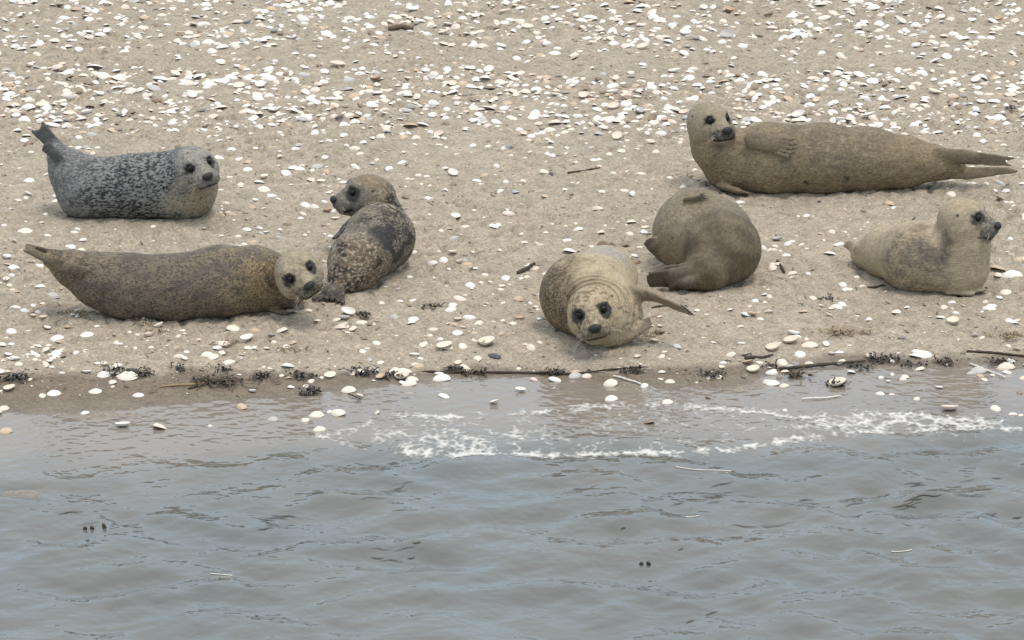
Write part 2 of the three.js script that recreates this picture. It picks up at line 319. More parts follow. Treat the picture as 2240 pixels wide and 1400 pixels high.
  const lo = V(1e9, 1e9, 1e9), hi = V(-1e9, -1e9, -1e9), grow = (p, r) => { lo.min(p.clone().subScalar(r)); hi.max(p.clone().addScalar(r)); };
  J.forEach(j => grow(j.p, j.r + 0.04)); if (head) grow(hc, 0.24 * hs); fins.forEach(f => { for (const p of f.ends) grow(p, 0.05); });
  const { pos, idx } = surfaceNet(fieldFor, lo, hi, cell);
  // colours of the coat
  const col = new Float32Array(pos.length), n = pos.length / 3;
  for (let i = 0; i < n; i++) {
    const x = pos[i * 3], y = pos[i * 3 + 1], z = pos[i * 3 + 2];
    const q = toHead ? toHead(x, y, z) : [9, 9, 9], hd = toHead ? headField(q[0], q[1], q[2]) * hs : 9, bd = bodyField(x, y, z);
    let fin = 0, tip = 0;
    for (const f of fins) { let g = 9; for (const p of f.parts) g = Math.min(g, p[0](x, y, z)); const s = 1 - sst(0.004, 0.018, g); if (s > fin) { fin = s * sst(0.0, 0.03, bd); const v = f.T.clone().sub(f.B), t = (V(x, y, z).sub(f.B)).dot(v) / v.lengthSq(); tip = t; } }
    const c = color({ x, y, z, q, onHead: sst(-0.02, 0.03, bd - hd) * sst(0.05, 0.02, hd), fin, tip, J, px: place, scale });
    if (toHead && hd < 0.02) {   // markings that every seal's face has
      const az = Math.abs(q[2]), m = head.mask ?? 1;
      const e = Math.hypot((q[0] - EYE[0]) * 0.8, (q[1] - EYE[1]) * (q[1] < EYE[1] ? 0.62 : 1), (az - EYE[2]) * (az > EYE[2] ? 0.6 : 1)) + 0.013 * n3(q[0] * 45, q[1] * 45, q[2] * 45);
      const dark = Math.max((1 - sst(0.016 + 0.006 * m, 0.018 + 0.016 * m, e)) * 0.95, q[0] > 0.11 ? (1 - sst(0.012, 0.03, Math.hypot(q[0] - 0.172, q[1] + 0.018, q[2]) + 0.006 * n3(q[0] * 90, q[1] * 90, q[2] * 90))) * 0.95 : 0);
      const lip = q[0] > 0.10 ? (1 - sst(0.002, 0.009, Math.abs(q[1] + 0.066 - 0.06 * Math.max(0, 0.14 - q[0])))) * 0.8 : 0;
      const ear = 1 - sst(0.005, 0.011, Math.hypot(q[0], q[1] - 0.036, az - 0.098));
      const pads = sst(0.105, 0.150, q[0] + 0.03 * n3(q[0] * 50, q[1] * 50, q[2] * 50)) * sst(-0.078, -0.06, q[1]) * sst(0.012, -0.012, q[1]) * (head.pads ?? 0.6) * (0.82 + 0.7 * n3(q[0] * 120, q[1] * 120, q[2] * 120));
      const k2 = Math.max(dark, lip, ear, pads), sk = 0.032 * (1 + 0.5 * n3(q[0] * 70, q[1] * 70, q[2] * 70)); c[0] = mix(c[0], sk, k2); c[1] = mix(c[1], sk, k2); c[2] = mix(c[2], sk * 1.08, k2);
    }
    col[i * 3] = c[0]; col[i * 3 + 1] = c[1]; col[i * 3 + 2] = c[2];
  }
  const base = J[ref].p.clone(); base.y = ground(base.x, base.z);
  for (let i = 0; i < n; i++) { pos[i * 3] -= base.x; pos[i * 3 + 1] -= base.y; pos[i * 3 + 2] -= base.z; }
  const g = new THREE.BufferGeometry();
  g.setAttribute('position', new THREE.BufferAttribute(new Float32Array(pos), 3)); g.setAttribute('color', new THREE.BufferAttribute(col, 3));
  const uv = new Float32Array(n * 2); for (let i = 0; i < n; i++) { const a = pos[i * 3] + 0.35 * pos[i * 3 + 2], b = pos[i * 3 + 1] - 0.9 * pos[i * 3 + 2]; uv[i * 2] = 1.6 * (lengthwise ? b : a); uv[i * 2 + 1] = 1.6 * (lengthwise ? a : b); }
  g.setAttribute('uv', new THREE.BufferAttribute(uv, 2)); g.setIndex(idx); g.computeVertexNormals();
  const t = new THREE.Group(); t.name = numbered(name); t.position.copy(base); scene.add(t); tag(t, label, 'seal', 'seals hauled out on the beach');
  mesh('body', g, furMaterial, t);
  const own = p => p.clone().sub(base);
  if (head) {
    const m4 = new THREE.Matrix4().makeBasis(hx, hy, hz).scale(V(hs, hs, hs)).setPosition(own(hc));
    for (const s of [-1, 1]) mesh('eye', new THREE.SphereGeometry(0.0172, 20, 14).scale(0.9, 1, 1).translate(EYE[0] + 0.0015, EYE[1], s * (EYE[2] + 0.0015)).applyMatrix4(m4), eyeMaterial, t);
    const ng = new THREE.SphereGeometry(1, 20, 14), a = ng.attributes.position;
    for (let i = 0; i < a.count; i++) { const y = a.getY(i), w = 0.62 + 0.38 * sst(-1, 0.5, y); a.setXYZ(i, a.getX(i) * 0.018, y * 0.021, a.getZ(i) * 0.031 * w); }
    ng.computeVertexNormals();
    const nose = mesh('nose', ng.translate(...NOSE).applyMatrix4(m4), noseMaterial, t);
    for (const s of [-1, 1]) mesh('nostril', new THREE.SphereGeometry(1, 10, 8).scale(0.004, 0.0085, 0.0036).rotateX(s * -0.5).translate(NOSE[0] + 0.0138, NOSE[1] + 0.001, s * 0.0105).applyMatrix4(m4), nostrilMaterial, nose);
    const hairs = [], r = rng(Math.round(base.x * 100) + 999);
    for (const s of [-1, 1]) for (let i = 0; i < 8; i++) {
      const y0 = -0.030 - 0.007 * (i % 4), x0 = 0.158 - 0.010 * Math.floor(i / 4), p0 = V(x0, y0, s * 0.054), L = 0.030 + 0.030 * r();
      const p2 = p0.clone().add(V(0.01 - 0.5 * L * r(), -L * (0.9 * r() - 0.15), s * L * (0.6 + 0.4 * r()))), p1 = p0.clone().lerp(p2, 0.5).add(V(0.006, 0.010, s * 0.004));
      hairs.push(new THREE.TubeGeometry(new THREE.QuadraticBezierCurve3(p0, p1, p2), 6, 0.0005, 4).applyMatrix4(m4));
    }
    const wh = mesh('whiskers', mergeGeometries(hairs), whiskerMaterial, t); wh.userData.kind = 'stuff';
  }
  for (const f of fins) if (f.claws) for (const [e, d, r, nr] of f.tips) {
    const cg = new THREE.ConeGeometry(0.0050, 0.030, 7).translate(0, 0.008, 0), q = new THREE.Quaternion().setFromUnitVectors(V(0, 1, 0), d);
    mesh('claw', cg.applyQuaternion(q).translate(e.x + d.x * r * 0.8 - base.x, e.y + d.y * r * 0.8 - base.y + 0.003, e.z + d.z * r * 0.8 - base.z), clawMaterial, t);
  }
  footprints.push({ lo, hi, field });
  return t;
}
const underSeal = (p, m = 0.03) => footprints.some(f => p.x > f.lo.x - m && p.x < f.hi.x + m && p.z > f.lo.z - m && p.z < f.hi.z + m && f.field(p.x, p.y + 0.012, p.z) < m);

// patterns of the coats
const L3 = (a, b, t) => [mix(a[0], b[0], t), mix(a[1], b[1], t), mix(a[2], b[2], t)];
const flecks = (x, y, z, size, at, soft) => sst(at - soft, at + soft, 0.30 * n3(x / size * 0.13, y / size * 0.16, z / size * 0.14 + 9) + n3(x / size * 0.55, y / size, z / size * 0.75) + 0.5 * n3(x / size * 1.9 + 5, y / size * 2.3, z / size * 2.1));
const near = (p, c, r) => 1 - sst(r * 0.45, r, Math.hypot(p.x - c.x, p.y - c.y, p.z - c.z) + r * 0.35 * n3(p.x * 14, p.y * 14, p.z * 14));
const fine = p => 1 + 0.30 * n3(p.x * 70, p.y * 110, p.z * 80) + 0.16 * n3(p.x * 26, p.y * 40, p.z * 30) + 0.08 * n3(p.x * 7, p.y * 9, p.z * 7);
const times = (c, s) => [c[0] * s, c[1] * s, c[2] * s];

seal({
  cell: 0.0043, label: 'blue grey seal densely spotted with black, its hind flippers lifted',
  joints: [[190, 411, 67, 'g'], [300, 410, 69, 'g'], [398, 404, 75, 'g'], [152, 372, 44, -0.04], [130, 342, 27, -0.05], [416, 380, 58, 0.06]],
  links: [[0, 1], [1, 2], [0, 3, 0.05], [3, 4, 0.04], [2, 5, 0.06]], ref: 1, k: 0.06,
  head: { c: [426, 362, 0.12], f: [0.42, -0.06, 0.90], roll: 0.28, s: 0.98, k: 0.03, mask: 0.6, pads: 0.45 },
  flippers: [
    { path: [[148, 350, -0.06], [122, 318, -0.08], [84, 280, -0.10]], across: [0.75, 0.62, 0.2], base: 28, tip: 34, flat: 1.6, profile: [1.05, 0.93, 0.86, 0.9, 1.0] },
    { path: [[140, 362, 0.03], [118, 336, 0.05], [98, 318, 0.05]], across: [0.67, 0.74, 0.2], base: 22, tip: 24, flat: 1.8, profile: [0.85, 0.95, 1, 0.95, 0.85] },
  ],
  color: ({ x, y, z, q, onHead, fin, px }) => {
    const p = { x, y, z }, belly = near(p, px([455, 440, 0.1]), 0.26);
    let c = L3([0.215, 0.222, 0.225], [0.33, 0.295, 0.225], belly);
    c = L3(c, [0.30, 0.285, 0.25], onHead * 0.8);
    const s = flecks(x, y, z, 0.0095, 0.02, 0.13), side = near(p, px([320, 420, 0.18]), 0.42);
    c = L3(c, [0.013, 0.015, 0.019], s * (0.45 + 0.5 * side) * (1 - 0.92 * onHead) * (1 - 0.85 * belly));
    c = L3(c, [0.06, 0.062, 0.066], flecks(x, y, z, 0.011, 0.34, 0.1) * 0.7);
    c = L3(c, [0.085, 0.088, 0.092], fin * 0.8);
    return times(c, fine(p));
  },
});
seal({
  cell: 0.0043, label: 'olive brown speckled seal stretched out with pale head and raised tail',
  joints: [[282, 629, 70, 'g'], [380, 631, 70, 'g'], [480, 618, 76, 'g'], [556, 613, 71, 'g'], [616, 620, 60, 'g'], [212, 610, 56, 0.0], [155, 586, 37, 0.0], [114, 567, 21, 0.0]],
  links: [[0, 1], [1, 2], [2, 3], [3, 4, 0.05], [0, 5, 0.06], [5, 6, 0.05], [6, 7, 0.04]], ref: 1, k: 0.06,
  head: { c: [648, 594, 0.07], f: [0.36, -0.10, 0.93], roll: 0.50, s: 0.98, k: 0.026, mask: 0.9, folds: 2.2, pads: 0.8 },
  flippers: [
    { path: [[175, 572, 0.0], [120, 556, 0.0], [58, 541, 0.0]], across: [0.1, 0.8, 0.6], base: 32, tip: 20, flat: 1.6, profile: [1.02, 0.92, 0.9, 0.92, 1] },
    { path: [[165, 592, 0.03], [125, 578, 0.06], [56, 544, 0.03]], across: [0.1, 0.8, -0.5], base: 24, tip: 10, flat: 1.7, profile: [1, 0.9, 0.9, 0.9, 1] },
    { path: [[185, 597, 0.10], [150, 586, 0.135], [114, 576, 0.135]], across: [0.1, 1, 0.1], base: 28, tip: 26, flat: 1.9, k: 0.006, profile: [0.9, 0.97, 1, 0.97, 0.9] },
    { path: [[592, 676, 'g'], [614, 683, 'g'], [636, 686, 'g']], across: [0.2, 0.1, 1], base: 24, tip: 30, flat: 2.0, fat: 0.45, web: 0.004, claws: true },
  ],
  color: ({ x, y, z, q, onHead, fin, px }) => {
    const p = { x, y, z }, front = near(p, px([610, 640, 0.1]), 0.30), side = near(p, px([330, 660, 0.15]), 0.5);
    let c = L3([0.225, 0.180, 0.120], [0.165, 0.136, 0.102], side);
    c = L3(c, [0.245, 0.190, 0.108], front * 0.8);
    c = L3(c, [0.35, 0.298, 0.212], onHead); c = L3(c, [0.22, 0.178, 0.118], onHead * sst(0.02, -0.06, q[0]) * 0.8); c = L3(c, [0.17, 0.14, 0.105], onHead * flecks(x, y, z, 0.012, 0.25, 0.2) * 0.5);
    c = L3(c, [0.050, 0.042, 0.040], flecks(x, y, z, 0.0065, 0.14, 0.13) * (1 - 0.95 * onHead) * 0.85);
    c = L3(c, [0.075, 0.066, 0.062], flecks(x, y, z, 0.055, 0.24, 0.22) * (1 - onHead) * 0.6);
    c = L3(c, [0.035, 0.034, 0.037], near(p, px([515, 640, 0.18]), 0.05) * 0.85);
    c = L3(c, [0.15, 0.125, 0.095], fin * 0.6);
    return times(c, fine(p));
  },
});
seal({
  cell: 0.0043, lengthwise: true, label: 'dark mottled black and brown seal looking back over its shoulder',
  joints: [[832, 520, 77, 'g'], [780, 574, 59, 'g'], [754, 608, 36, 'g'], [742, 624, 22, 'g'], [828, 470, 56, -0.24], [822, 438, 46, -0.24]],
  links: [[0, 1, 0.08], [1, 2, 0.06], [2, 3, 0.04], [4, 5, 0.02]], ref: 0,
  head: { c: [806, 424, -0.23], f: [-0.96, -0.04, 0.27], roll: 0.0, s: 0.97, k: 0.03, mask: 1.3, pads: 0.5 },
  flippers: [
    { path: [[744, 622, 'j3', 0.0], [729, 638, 'j3', 0.07], [719, 657, 'g']], across: [1, -0.05, 0.1], base: 34, tip: 70, flat: 1.9, toes: 6, profile: [1.08, 0.96, 0.86, 0.86, 0.96, 1.08], fat: 0.40, web: 0.003 },
    { path: [[782, 470, -0.10], [754, 496, -0.05], [732, 522, -0.02]], across: [0.3, 0.1, 1], base: 24, tip: 22, flat: 2.2 },
  ],
  color: ({ x, y, z, q, onHead, fin, px }) => {
    const p = { x, y, z }, band = near(p, px([840, 530, 0.17]), 0.24), low = near(p, px([790, 575, 0.45]), 0.22);
    let c = L3([0.185, 0.160, 0.125], [0.155, 0.118, 0.083], low);
    const s = flecks(x, y, z, 0.0085, -0.02, 0.16);
    c = L3(c, [0.030, 0.026, 0.025], s * (0.45 + 0.5 * band) * (1 - 0.55 * onHead));
    c = L3(c, [0.020, 0.019, 0.021], flecks(x, y, z, 0.07, 0.14, 0.14) * 0.85 * (1 - onHead));
    c = L3(c, [0.36, 0.305, 0.235], flecks(x + 3, y, z, 0.010, 0.22, 0.14) * 0.8 * (1 - band));
    if (onHead > 0.1) { const face = sst(0.0, 0.06, q[0]) * sst(0.085, 0.05, q[1]); c = L3(c, L3([0.22, 0.165, 0.105], [0.125, 0.127, 0.130], face), onHead * 0.5); }
    c = L3(c, [0.055, 0.05, 0.048], fin * (0.5 + 0.4 * flecks(x, y, z, 0.01, 0, 0.2)));
    return times(c, fine(p));
  },
});
seal({
  cell: 0.0043, lengthwise: true, label: 'cream seal with dark eye patches, rolled over with one flipper stretched out',
  joints: [[1330, 690, 66, 'g'], [1274, 646, 84, 'g'], [1322, 609, 60, 'g'], [1334, 588, 36, 'g']],
  links: [[0, 1, 0.09], [1, 2, 0.08], [0, 2, 0.09], [2, 3, 0.06]], ref: 0,
  head: { c: [1294, 677, 0.10], f: [0.05, -0.16, 0.98], roll: 0.26, s: 1.03, k: 0.014, folds: 1.8, mask: 1.15, pads: 0.65 },
  flippers: [
    { path: [[1388, 640, 0.02], [1440, 648, 0.08], [1508, 683, 0.16]], across: [0.2, 0.45, 1], base: 42, tip: 26, flat: 1.6, claws: true, k: 0.035 },
    { path: [[1372, 728, 0.10], [1398, 718, 0.10], [1424, 704, 0.08]], across: [0.6, -0.8, 0.3], base: 30, tip: 20, flat: 2.4 },
    { path: [[1332, 562, 'j3', -0.02], [1318, 537, 'j3', -0.03], [1291, 556, 'j3', -0.02]], across: [-0.56, 0.83, 0.3], base: 30, tip: 22, flat: 2.0 },
    { path: [[1334, 562, 'j3', -0.02], [1340, 537, 'j3', -0.03], [1371, 566, 'j3', 0.0]], across: [0.5, 0.4, 0.5], base: 24, tip: 12, flat: 2.0 },
  ],
  color: ({ x, y, z, q, onHead, fin, px }) => {
    const p = { x, y, z }, back = near(p, px([1205, 660, -0.15]), 0.30);
    let c = L3([0.40, 0.340, 0.235], [0.23, 0.182, 0.120], back);
    c = L3(c, [0.07, 0.052, 0.038], flecks(x, y, z, 0.0082, 0.0, 0.13) * back * 0.85);
    c = L3(c, [0.33, 0.31, 0.285], near(p, px([1330, 565, -0.5]), 0.14) * 0.8);
    c = L3(c, [0.11, 0.095, 0.075], flecks(x, y, z, 0.02, 0.30, 0.1) * near(p, px([1385, 670, 0.12]), 0.13) * 0.7);
    if (onHead > 0.05) { c = L3(c, [0.40, 0.335, 0.225], onHead * 0.8); c = L3(c, [0.13, 0.075, 0.04], onHead * flecks(x, y, z, 0.015, 0.12, 0.12) * sst(0.02, 0.07, q[1]) * 0.7); c = L3(c, [0.2, 0.165, 0.125], onHead * flecks(x, y, z, 0.016, 0.1, 0.2) * sst(0.08, 0.12, q[0]) * 0.7); }
    c = L3(c, [0.21, 0.165, 0.12], fin * 0.75);
    return times(c, fine(p));
  },
});
seal({
  lengthwise: true, label: 'plump grey brown seal curled up, head hidden, beside the cream seal',
  joints: [[1524, 509, 91, 'g'], [1580, 545, 79, 'g'], [1548, 594, 42, 'g'], [1510, 604, 31, 'g'], [1520, 474, 60, -0.34], [1512, 482, 46, -0.50], [1566, 520, 74, 'g']],
  links: [[0, 4, 0.06], [4, 5, 0.05], [0, 6, 0.05], [6, 1, 0.09], [1, 2, 0.06], [2, 3, 0.05]], ref: 0,
  head: { c: [1506, 484, -0.58], f: [-0.6, -0.05, -0.8], s: 0.95 },
  flippers: [
    { path: [[1535, 602, 'j3', 0.02], [1475, 606, 'j3', 0.05], [1418, 612, 'j3', 0.06]], across: [0.05, 0.9, 0.45], base: 56, tip: 38, flat: 1.4, profile: [0.9, 0.98, 1, 1, 0.92], web: 0.005, fat: 0.6 },
    { path: [[1530, 612, 'j3', 0.04], [1498, 622, 'j3', 0.08], [1462, 632, 'g']], across: [0.1, 0.7, 0.7], base: 40, tip: 20, flat: 1.6 },
    { path: [[1440, 592, 'j3', -0.02], [1470, 583, 'j3', -0.02], [1498, 579, 'j3', -0.02]], across: [0.1, 0.3, 1], base: 14, tip: 16, flat: 1.6 },
    { path: [[1450, 560, 0.05], [1430, 540, 0.08], [1420, 524, 0.09]], across: [0.77, 0.64, 0.1], base: 26, tip: 28, flat: 1.7, profile: [0.8, 0.95, 1, 0.95, 0.8] },
    { path: [[1504, 437, 0.105], [1520, 437, 0.115], [1538, 433, 0.115]], across: [0.05, 0.8, 0.6], base: 20, tip: 24, flat: 2.4, claws: true, k: 0.008 },
  ],
  color: ({ x, y, z, onHead, fin, px, J }) => {
    const p = { x, y, z }, far = j => Math.hypot(x - J[j].p.x, y - J[j].p.y, z - J[j].p.z) - J[j].r, haunch = sst(-0.03, 0.05, far(0) - Math.min(far(1), far(6), far(2)) + 0.05 * n3(x * 9, y * 9, z * 9)), left = near(p, px([1460, 520, 0.15]), 0.24);
    let c = L3([0.205, 0.168, 0.114], [0.250, 0.210, 0.148], left);
    c = L3(c, [0.098, 0.076, 0.050], haunch * clamp(0.66 + 1.0 * n3(x * 13, y * 13, z * 13) + 0.4 * n3(x * 50, y * 50, z * 50), 0.1, 1));
    c = L3(c, [0.10, 0.082, 0.062], flecks(x, y, z, 0.008, 0.2, 0.14) * 0.5);
    c = L3(c, [0.34, 0.30, 0.235], flecks(x + 2, y, z, 0.012, 0.34, 0.12) * 0.4 * (1 - haunch));
    c = L3(c, [0.31, 0.21, 0.09], near(p, px([1538, 595, 0.5]), 0.035) * 0.7);
    c = L3(c, [0.115, 0.095, 0.078], fin * (y < 0.32 ? 0.85 : 0.3));
    return times(c, fine(p));
  },
});
seal({
  label: 'large tan seal with head held up and clawed flipper on its chest',
  joints: [[1682, 348, 75, 'g'], [1800, 349, 75, 'g'], [1900, 350, 67, 'g'], [1603, 354, 61, 'g'], [1980, 354, 54, 0.0], [2045, 356, 37, 0.0], [2088, 360, 24, 0.0], [1566, 320, 50, 0.02], [1552, 280, 46, 0.02]],
  links: [[0, 1], [1, 2], [0, 3, 0.06], [2, 4, 0.06], [4, 5, 0.05], [5, 6, 0.04], [3, 7, 0.07], [7, 8, 0.05]], ref: 0, k: 0.06,
  head: { c: [1549, 264, 0.03], f: [0.52, -0.05, 0.85], roll: 0.02, s: 0.99, k: 0.03, mask: 0.35, pads: 0.95, folds: 0.5 },
  flippers: [
    { path: [[1648, 306, 0.145], [1690, 315, 0.174], [1732, 325, 0.188]], across: [0.15, -0.9, 0.35], base: 36, tip: 42, flat: 2.2, profile: [0.88, 0.98, 1.02, 1, 0.9], claws: true, web: 0.006, fat: 0.5, k: 0.020 },
    { path: [[1582, 408, 0.10], [1612, 417, 0.16], [1640, 424, 'g']], across: [0.3, 0.2, 1], base: 28, tip: 26, flat: 2.0 },
    { path: [[2055, 340, 0.06], [2130, 344, 0.09], [2214, 354, 0.09]], across: [0.1, 0.95, 0.2], base: 34, tip: 20, flat: 1.7, profile: [0.97, 0.86, 0.82, 0.92, 1.04], web: 0.004 },
    { path: [[2070, 378, 0.0], [2140, 380, 0.03], [2224, 371, 0.05]], across: [0.1, 0.9, -0.4], base: 28, tip: 10, flat: 1.9 },
  ],
  color: ({ x, y, z, q, onHead, fin, px }) => {
    const p = { x, y, z }, top = near(p, px([1820, 285, 0.02]), 0.42), front = near(p, px([1590, 380, 0.12]), 0.3);
    let c = L3([0.232, 0.185, 0.115], [0.195, 0.158, 0.108], top);
    c = L3(c, [0.25, 0.203, 0.130], front * 0.7);
    c = L3(c, [0.315, 0.275, 0.205], onHead * 0.85);
    c = L3(c, [0.115, 0.09, 0.062], flecks(x, y, z, 0.008, 0.16, 0.16) * 0.6 * (1 - onHead * 0.8));
    c = L3(c, [0.34, 0.29, 0.205], flecks(x + 2, y, z, 0.011, 0.3, 0.14) * 0.4);
    c = L3(c, [0.11, 0.09, 0.07], flecks(x, y, z, 0.035, 0.26, 0.2) * top * 0.45);
    for (const [u, v] of [[1850, 394], [1760, 400], [1893, 373]]) c = L3(c, [0.03, 0.026, 0.024], near(p, px([u, v, 0.16]), 0.032) * flecks(x, y, z, 0.015, 0.0, 0.1) * 0.85);
    c = L3(c, [0.055, 0.05, 0.046], near(p, px([1570, 318, 0.12]), 0.05) * 0.6);
    c = L3(c, [0.17, 0.138, 0.105], fin * 0.7);
    return times(c, fine(p));
  },
});
seal({
  label: 'small beige seal with raised head and dark smudges on its side',
  joints: [[2096, 580, 63, 'g'], [2006, 563, 74, 'g'], [1938, 552, 54, 'g'], [1900, 556, 33, 'g'], [1882, 556, 22, 'g'], [2106, 526, 56, 0.03], [2104, 490, 48, 0.04]],
  links: [[0, 1, 0.07], [1, 2, 0.07], [2, 3, 0.05], [3, 4, 0.04], [0, 5, 0.06], [5, 6, 0.05]], ref: 0,
  head: { c: [2104, 478, 0.05], f: [0.93, -0.06, 0.36], roll: 0.0, s: 0.97, k: 0.03, mask: 1.0, pads: 0.7 },
  flippers: [
    { path: [[2078, 640, 'g'], [2124, 643, 'g'], [2160, 633, 'g']], lift: 0.012, across: [0.1, 0.3, 1], base: 18, tip: 18, flat: 1.7, k: 0.014 },
    { path: [[1892, 556, 'j3', 0.0], [1872, 545, 'j4', 0.0], [1850, 531, 'j4', -0.03]], across: [0.54, 0.84, 0.3], base: 24, tip: 18, flat: 1.6 },
    { path: [[1896, 556, 'j3', 0.05], [1884, 546, 'j3', 0.05], [1870, 543, 'j3', 0.05]], across: [0.3, 0.9, 0.3], base: 18, tip: 16, flat: 1.7 },
  ],
  color: ({ x, y, z, q, onHead, fin, px }) => {
    const p = { x, y, z }, side = near(p, px([1985, 575, 0.15]), 0.26), streak = near(p, px([2040, 545, 0.17]), 0.11);
    let c = L3([0.40, 0.335, 0.240], [0.32, 0.265, 0.185], side);
    c = L3(c, [0.125, 0.110, 0.098], flecks(x, y, z, 0.045, 0.12, 0.25) * side * 0.55);
    c = L3(c, [0.085, 0.080, 0.078], streak * (0.5 + 0.5 * flecks(x, y, z, 0.02, -0.1, 0.2)) * 0.8);
    c = L3(c, [0.10, 0.085, 0.07], flecks(x, y, z, 0.009, 0.14, 0.14) * side * 0.6);
    c = L3(c, [0.36, 0.300, 0.215], onHead * 0.8);
    if (onHead > 0.05) c = L3(c, [0.085, 0.083, 0.085], onHead * sst(0.085, 0.115, q[0] + 0.03 * n3(q[0] * 40, q[1] * 40, q[2] * 40)) * (0.42 + 0.5 * flecks(x, y, z, 0.011, 0.0, 0.25)));
    c = L3(c, [0.28, 0.24, 0.19], fin * 0.6);
    return times(c, fine(p));
  },
});

// ------------------------------------------------------------------ shells
function valve(seed, rings, segs, thick = 0.05) {   // one half of a clam: a dome under an oval outline with a beak, a unit long
  const r = rng(seed), asp = 0.60 + 0.16 * r(), dome = 0.17 + 0.08 * r(), skew = (r() - 0.5) * 0.35, beak = 0.08 + 0.08 * r(), wob = r() * 6;
  const pos = [], col = [], idx = [], edge = [];
  for (let j = 0; j < segs; j++) {
    const a = j / segs * 2 * Math.PI, up = Math.max(0, Math.sin(a));
    const rr = 0.5 * (1 + beak * Math.pow(up, 6) - 0.05 * Math.cos(2 * a) + 0.025 * Math.sin(3 * a + wob) + 0.012 * Math.sin(7 * a + wob * 2));
    edge.push([rr * Math.cos(a) * (1 + 0.12 * skew * Math.sin(a)), -rr * Math.sin(a) * asp]);
  }
  const cx = skew * 0.25, cz = -0.5 * asp * 0.42;
  for (const side of [1, 0]) {
    const off = pos.length / 3;
    for (let i = 0; i <= rings; i++) {
      const t = i / rings, rho = Math.pow(t, 0.8);
      for (let j = 0; j < segs; j++) {
        const [ex, ez] = edge[j], k = side ? 1 : 1 - thick * 0.8, x = mix(cx, ex * k, rho), z = mix(cz, ez * k, rho);
        const groove = 0.010 * Math.sin(rho * 26 + seed), y = dome * Math.pow(1 - rho * rho, 0.62) + (side ? groove * (1 - t) : -thick * (rho < 0.999 ? 1 : 0.05));
        pos.push(x, y, z); const s = side ? 0.94 + 0.06 * Math.sin(rho * 22 + seed * 3) + 0.05 * (r() - 0.5) : 0.9; col.push(s, s * (side ? 0.99 : 0.965), s * (side ? 0.975 : 0.93));
      }
    }
    for (let i = 0; i < rings; i++) for (let j = 0; j < segs; j++) { const a = off + i * segs + j, b = off + i * segs + (j + 1) % segs, c = a + segs, d = b + segs; if (side) idx.push(a, b, c, b, d, c); else idx.push(a, c, b, b, c, d); }
  }
  const o = (rings + 1) * segs; for (let j = 0; j < segs; j++) { const a = rings * segs + j, b = rings * segs + (j + 1) % segs, c = o + a, d = o + b; idx.push(a, b, c, b, d, c); }
  const g = new THREE.BufferGeometry(); g.setAttribute('position', new THREE.Float32BufferAttribute(pos, 3)); g.setAttribute('color', new THREE.Float32BufferAttribute(col, 3)); g.setIndex(idx); g.computeVertexNormals(); return g;
}
const VALVES = [], COARSE = []; for (let i = 0; i < 9; i++) { VALVES.push(valve(i * 7 + 3, 6, 22)); COARSE.push(valve(i * 7 + 3, 3, 11)); }
const TINTS = [['bleached white', [0.80, 0.79, 0.77], 0.50], ['cream', [0.78, 0.73, 0.64], 0.18], ['pale pink', [0.76, 0.66, 0.59], 0.14], ['tan', [0.55, 0.44, 0.33], 0.07], ['grey', [0.48, 0.48, 0.47], 0.05], ['brown', [0.27, 0.21, 0.16], 0.06]];
const shellMaterials = TINTS.map(([, c]) => new THREE.MeshPhysicalMaterial({ color: rgb(...c), vertexColors: true, roughness: 0.55 }));
const shellStuffMaterial = new THREE.MeshPhysicalMaterial({ color: 0xffffff, vertexColors: true, roughness: 0.55 });
// how thickly the shells lie, along the photograph's bands of them on the beach
function density(u, v) {
  const w = 18 * n3(u * 0.004, v * 0.01, 1.5);
  const vv = v + w - 0.010 * (u - 1120) * (v < 300 ? 1 : 0);
  let d = 0.10;
  d += 1.25 * sst(150, 60, vv);
  d += 2.3 * sst(140, 175, vv) * sst(305, 245, vv);
  d += 0.20 * sst(240, 280, vv) * sst(480, 330, vv);
  d += 0.08 * sst(740, 640, vv) * sst(360, 420, vv);
  d += 0.85 * Math.exp(-(((u - 40) / 130) ** 2 + ((v - 782) / 28) ** 2));
  d += 0.30 * Math.exp(-(((v - 735) / 45) ** 2)) * (u < 1100 ? 1 : 0.35);
  d += 0.15 * Math.exp(-(((v - 818) / 16) ** 2));
  if (v > 838) d = 0.035 * sst(960, 870, v);
  return d * (0.55 + 0.9 * sst(-0.3, 0.35, n3(u * 0.011, v * 0.03, 6.5)));
}
const shells = [];
{
  const r = rng(4242), u0 = -350, u1 = 2590, v0 = -130, v1 = 960;
  for (let i = 0; i < 19000; i++) {
    const u = mix(u0, u1, r()), v = mix(v0, v1, r()), keep = r(), a = r(), b = r(), c = r(), d = r(), e = r(), f = r(), g = r(), h = r();
    if (keep > density(u, v) * 0.78) continue;
    const p = onGround(u, v);
    const small = a < 0.50; let size = small ? 0.026 + 0.026 * b : 0.052 + 0.042 * b * b + (c < 0.06 ? 0.02 : 0);
    if (v > 280 && v < 850) size *= 0.80; else if (v < 280) size *= 0.92;
    if (underSeal(p, 0.02 + size * 0.5)) continue;
    let kind = 0, acc = 0; for (; kind < TINTS.length - 1; kind++) { acc += TINTS[kind][2]; if (d < acc) break; }
    if (v > 690 && kind === 0 && e < 0.4) kind = 1;
    const upturned = f < (v > 690 ? 0.24 : 0.10), tilt = 0.10 + 0.34 * g * g + (v < 300 ? 0.12 * h : 0);
    shells.push({ u, v, p, size, kind, upturned, turn: h * 6.283, tilt, lean: e * 6.283, form: Math.floor(c * 9), depth: -p.z });
  }
}
